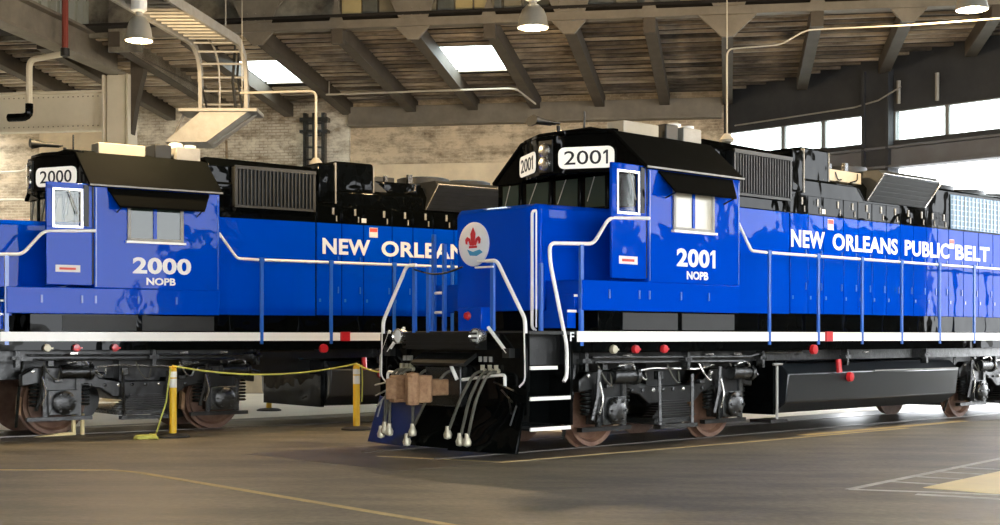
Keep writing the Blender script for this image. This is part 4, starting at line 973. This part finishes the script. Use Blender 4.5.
    for s in (7.6, 8.6):
        fh = P('fan_housing', 'black_satin', lathe([(0.52, 4.50), (0.52, 4.66), (0.46, 4.68), (0.46, 4.62), (0.0, 4.62)], (s, 0, 0), 2, 28))
        P('fan_blades', 'grille', *[prism([(s + 0.08 * math.cos(a), 0.08 * math.sin(a)), (s + 0.43 * math.cos(a), 0.43 * math.sin(a)), (s + 0.43 * math.cos(a + 0.35), 0.43 * math.sin(a + 0.35)), (s + 0.08 * math.cos(a + 0.5), 0.08 * math.sin(a + 0.5))], 4.625, 4.64, 2) for a in [k * math.pi / 3 for k in range(6)]], parent=fh)
    PE('lifting_lug', 'grime2', box(6.85, 6.95, 0.55, 0.62, 4.46, 4.66), box(9.2, 9.3, 0.55, 0.62, 4.42, 4.58), box(6.3, 6.36, 0.6, 0.66, 4.46, 4.6))
    # radiator end
    P('hood_rear_top', 'black', box(9.14, 14.6, -0.93, 0.945, 3.63, 4.40), bevel=0.05)
    rg = P('radiator_grille', 'radiator', box(9.98, 13.6, 0.945, 0.97, 3.64, 4.30), bevel=0.01, label='pale radiator screen')
    P('radiator_bars', 'radbar', *[box(10.05 + 0.15 * k, 10.075 + 0.15 * k, 0.97, 0.985, 3.66, 4.28) for k in range(24)], *[box(9.98, 13.6, 0.97, 0.982, 3.70 + 0.10 * k, 3.715 + 0.10 * k) for k in range(6)], parent=rg)
    for s in (10.6, 11.9, 13.2): P('fan_housing', 'black_satin', lathe([(0.62, 4.38), (0.62, 4.54), (0.55, 4.56), (0.55, 4.5), (0.0, 4.5)], (s, 0, 0), 2, 28))
    # ---------------- tank, reservoirs, underside gear
    TS = 4.05 if number == '2001' else 4.75
    P('fuel_tank', 'tank', loft([[(s, 1.05, 0.34), (s, 1.30, 0.52), (s, 1.36, 0.98), (s, 1.18, 1.14), (s, -1.18, 1.14), (s, -1.36, 0.98), (s, -1.30, 0.52), (s, -1.05, 0.34)] for s in (TS, 9.55)]), bevel=0.02)
    P('tank_end_plate', 'black', box(TS - 0.07, TS, -1.1, 1.1, 0.32, 1.3))
    P('tank_rail', 'greymetal', box(6.6, 9.5, 1.34, 1.375, 0.985, 1.005))
    P('air_reservoir', 'tank', cyl((4.3, 1.05, 1.27), (8.9, 1.05, 1.27), 0.12, 16), bevel=0.02)
    if number == '2001': PE('tank_pipe', 'greymetal', tube([(3.72, 1.36, 1.14), (3.72, 1.36, 0.25)], 0.022, 6), tube([(3.62, 1.36, 1.14), (3.86, 1.36, 1.14)], 0.02, 6))
    if number == '2001': P('tank_step', 'grime', box(3.5, 3.95, 1.0, 1.4, 0.22, 0.27))
    fc = P('fuel_filler', 'red', cyl((5.38, 1.42, 1.20), (5.38, 1.44, 0.98), 0.05, 10), label='red fuel shutoff handle')
    P('fuel_gauge', 'red', lathe([(0.0, 1.44), (0.075, 1.43), (0.085, 1.37), (0.05, 1.34)], (5.78, 0, 0.90), 1, 16), label='red round fuel cap')
    P('emergency_cutoff', 'red', box(4.84, 5.02, 1.515, 1.55, 1.50, 1.66), label='red cutoff box on the white stripe')
    P('cutoff_button', 'red', lathe([(0.0, 1.57), (0.075, 1.56), (0.08, 1.49)], (4.5, 0, 1.37), 1, 16), label='red round button under the sill')
    for (s, mm) in ((-0.36, 'brass'), (0.10, 'red'), (0.72, 'red')): P('jacking_marker', mm, lathe([(0.0, 1.575), (0.055, 1.57), (0.065, 1.53), (0.05, 1.49)], (s, 0, 1.40), 1, 12), box(s - 0.015, s + 0.09, 1.50, 1.56, 1.385, 1.41))
    PE('sill_bracket', 'grime2', *[box(s, s + 0.16, 1.30, 1.42, 1.22, 1.27) for s in (-0.85, 1.35, 3.2, 5.6, 8.2)], *[box(s + 0.05, s + 0.11, 1.30, 1.42, 1.1, 1.36) for s in (-0.85, 1.35, 3.2, 5.6, 8.2)])
    PE('train_pipe', 'grime2', tube([(-0.6, 1.36, 1.29), (3.0, 1.36, 1.27), (3.4, 1.36, 1.34), (4.4, 1.36, 1.34)], 0.022, 6), tube([(-0.5, 1.32, 1.22), (2.9, 1.32, 1.20)], 0.018, 6))
    PE('small_valve', 'chrome', *[box(s, s + 0.12, 1.36, 1.42, 1.30, 1.33) for s in (0.05, 1.9, 2.6, 6.2)])
    P('step_sticker', 'sticker', box(-1.85, -1.60, 1.10, 1.106, 1.36, 1.57)); P('sticker_print', 'stickred', box(-1.84, -1.61, 1.106, 1.11, 1.48, 1.56))
    P('battery_vent', 'grille', *[box(-0.1 + 0.05 * k, -0.07 + 0.05 * k, 1.478, 1.486, 1.7, 1.88) for k in range(0)]) if False else None
    make_truck(root, 0.0); make_truck(root, 10.62)
    # rear end
    P('rear_plate', 'black', box(15.04, 15.1, -1.5, 1.5, 0.55, 1.62))
    P('rear_coupler', 'rust', box(15.1, 15.6, -0.12, 0.12, 0.78, 1.0), prism([(15.5, -0.25), (15.85, -0.25), (15.9, 0.0), (15.8, 0.25), (15.5, 0.25)], 0.7, 1.06, 2), bevel=0.02)
    return root

make_loco('2001', O1, LROT, 'blue and black diesel locomotive numbered 2001 standing nose-first at right front', 'blue diesel locomotives')
make_loco('2000', O2, LROT2, 'blue and black diesel locomotive numbered 2000 on the rear track at left', 'blue diesel locomotives')

# ================================================================== SMALL THINGS
def post(x, y, label, extra=True):
    g = thing('barrier_post', label, 'post', (x, y, 0), 0.0, 'yellow rope barrier posts')
    part('base', M['base'], g, lathe([(0.26, 0.0), (0.26, 0.02), (0.20, 0.045), (0.06, 0.06)], (0, 0, 0.008), 2, 24))
    part('shaft', M['yellow'], g, cyl((0, 0, 0.05), (0, 0, 1.06), 0.058, 16), lathe([(0.058, 1.06), (0.05, 1.085), (0.02, 1.09)], (0, 0, 0), 2, 16))
    part('reflective_band', M['reflect'], g, cyl((0, 0, 0.78), (0, 0, 0.92), 0.0595, 16)); part('reflective_band', M['reflect'], g, cyl((0, 0, 0.94), (0, 0, 1.03), 0.0595, 16))
    part('eye_bolt', M['yellow'], g, lathe([(0.018, 1.08), (0.022, 1.12), (0.0, 1.14)], (0, 0, 0), 2, 8), tube([(-0.06, 0, 1.1), (0.06, 0, 1.1)], 0.014, 6))
def fpt(px, py): Y = 1389 * 1.57 / (py - 337); return ((px - 500) / 1389 * Y, Y)
p1 = fpt(173, 437.5); p2 = fpt(356.5, 430); p3 = fpt(269, 411)
post(*p1, 'yellow barrier post in front of the left locomotive truck'); post(*p2, 'yellow barrier post beside the nose of the right locomotive'); post(*p3, 'yellow barrier post half hidden behind the left locomotive')
def sag(a, b, d, n=18): return [tuple(Vector(a).lerp(Vector(b), k / n) - Vector((0, 0, d * 4 * (k / n) * (1 - k / n)))) for k in range(n + 1)]
r = part('barrier_rope', M['rope'], None, tube(sag((*p1, 1.12), (*p2, 1.12), 0.16), 0.013, 6)); tag(r, 'yellow-green rope sagging between the two front barrier posts', 'rope')
e = W1(-1.98, -1.47, 1.06)
r = part('barrier_rope', M['rope'], None, tube(sag((*p2, 1.12), e, 0.03), 0.013, 6)); tag(r, 'short rope from the barrier post to the right locomotive handrail', 'rope')
c = fpt(146, 440)
pts = [(p1[0] - 0.02, p1[1] - 0.07, 1.08), (p1[0] - 0.09, p1[1] - 0.08, 0.55), (p1[0] - 0.24, p1[1] - 0.08, 0.08), (c[0] + 0.1, c[1], 0.03)]
for k in range(30): pts.append((c[0] + 0.19 * math.cos(k * 0.7) * (1 - k * 0.01), c[1] + 0.16 * math.sin(k * 0.7), 0.02 + 0.002 * k))
r = part('barrier_rope', M['rope'], None, tube(pts, 0.014, 6)); tag(r, 'loose rope hanging from the post to a small coil on the floor', 'rope')
r = part('barrier_rope', M['rope'], None, tube([(p2[0] + 0.09, p2[1], 1.10), (p2[0] + 0.10, p2[1], 0.8), (p2[0] + 0.09, p2[1], 0.48)], 0.012, 6)); tag(r, 'short rope end hanging straight down beside the barrier post', 'rope')
c = fpt(78, 435)
g = thing('wheel_chock', 'pale yellow wooden wheel chock set against the left front wheel', 'chock', (c[0], c[1], 0), LROT)
part('stake', M['ypaint'], g, box(-0.10, -0.05, -0.03, 0.03, 0.004, 0.36), bevel=0.006); part('stake', M['ypaint'], g, box(0.05, 0.10, -0.03, 0.03, 0.004, 0.34), bevel=0.006)
part('wedge', M['ypaint'], g, prism([(-0.75, 0.004), (-0.1, 0.004), (-0.1, 0.05), (-0.3, 0.05)], -0.04, 0.04, 1), bevel=0.004)
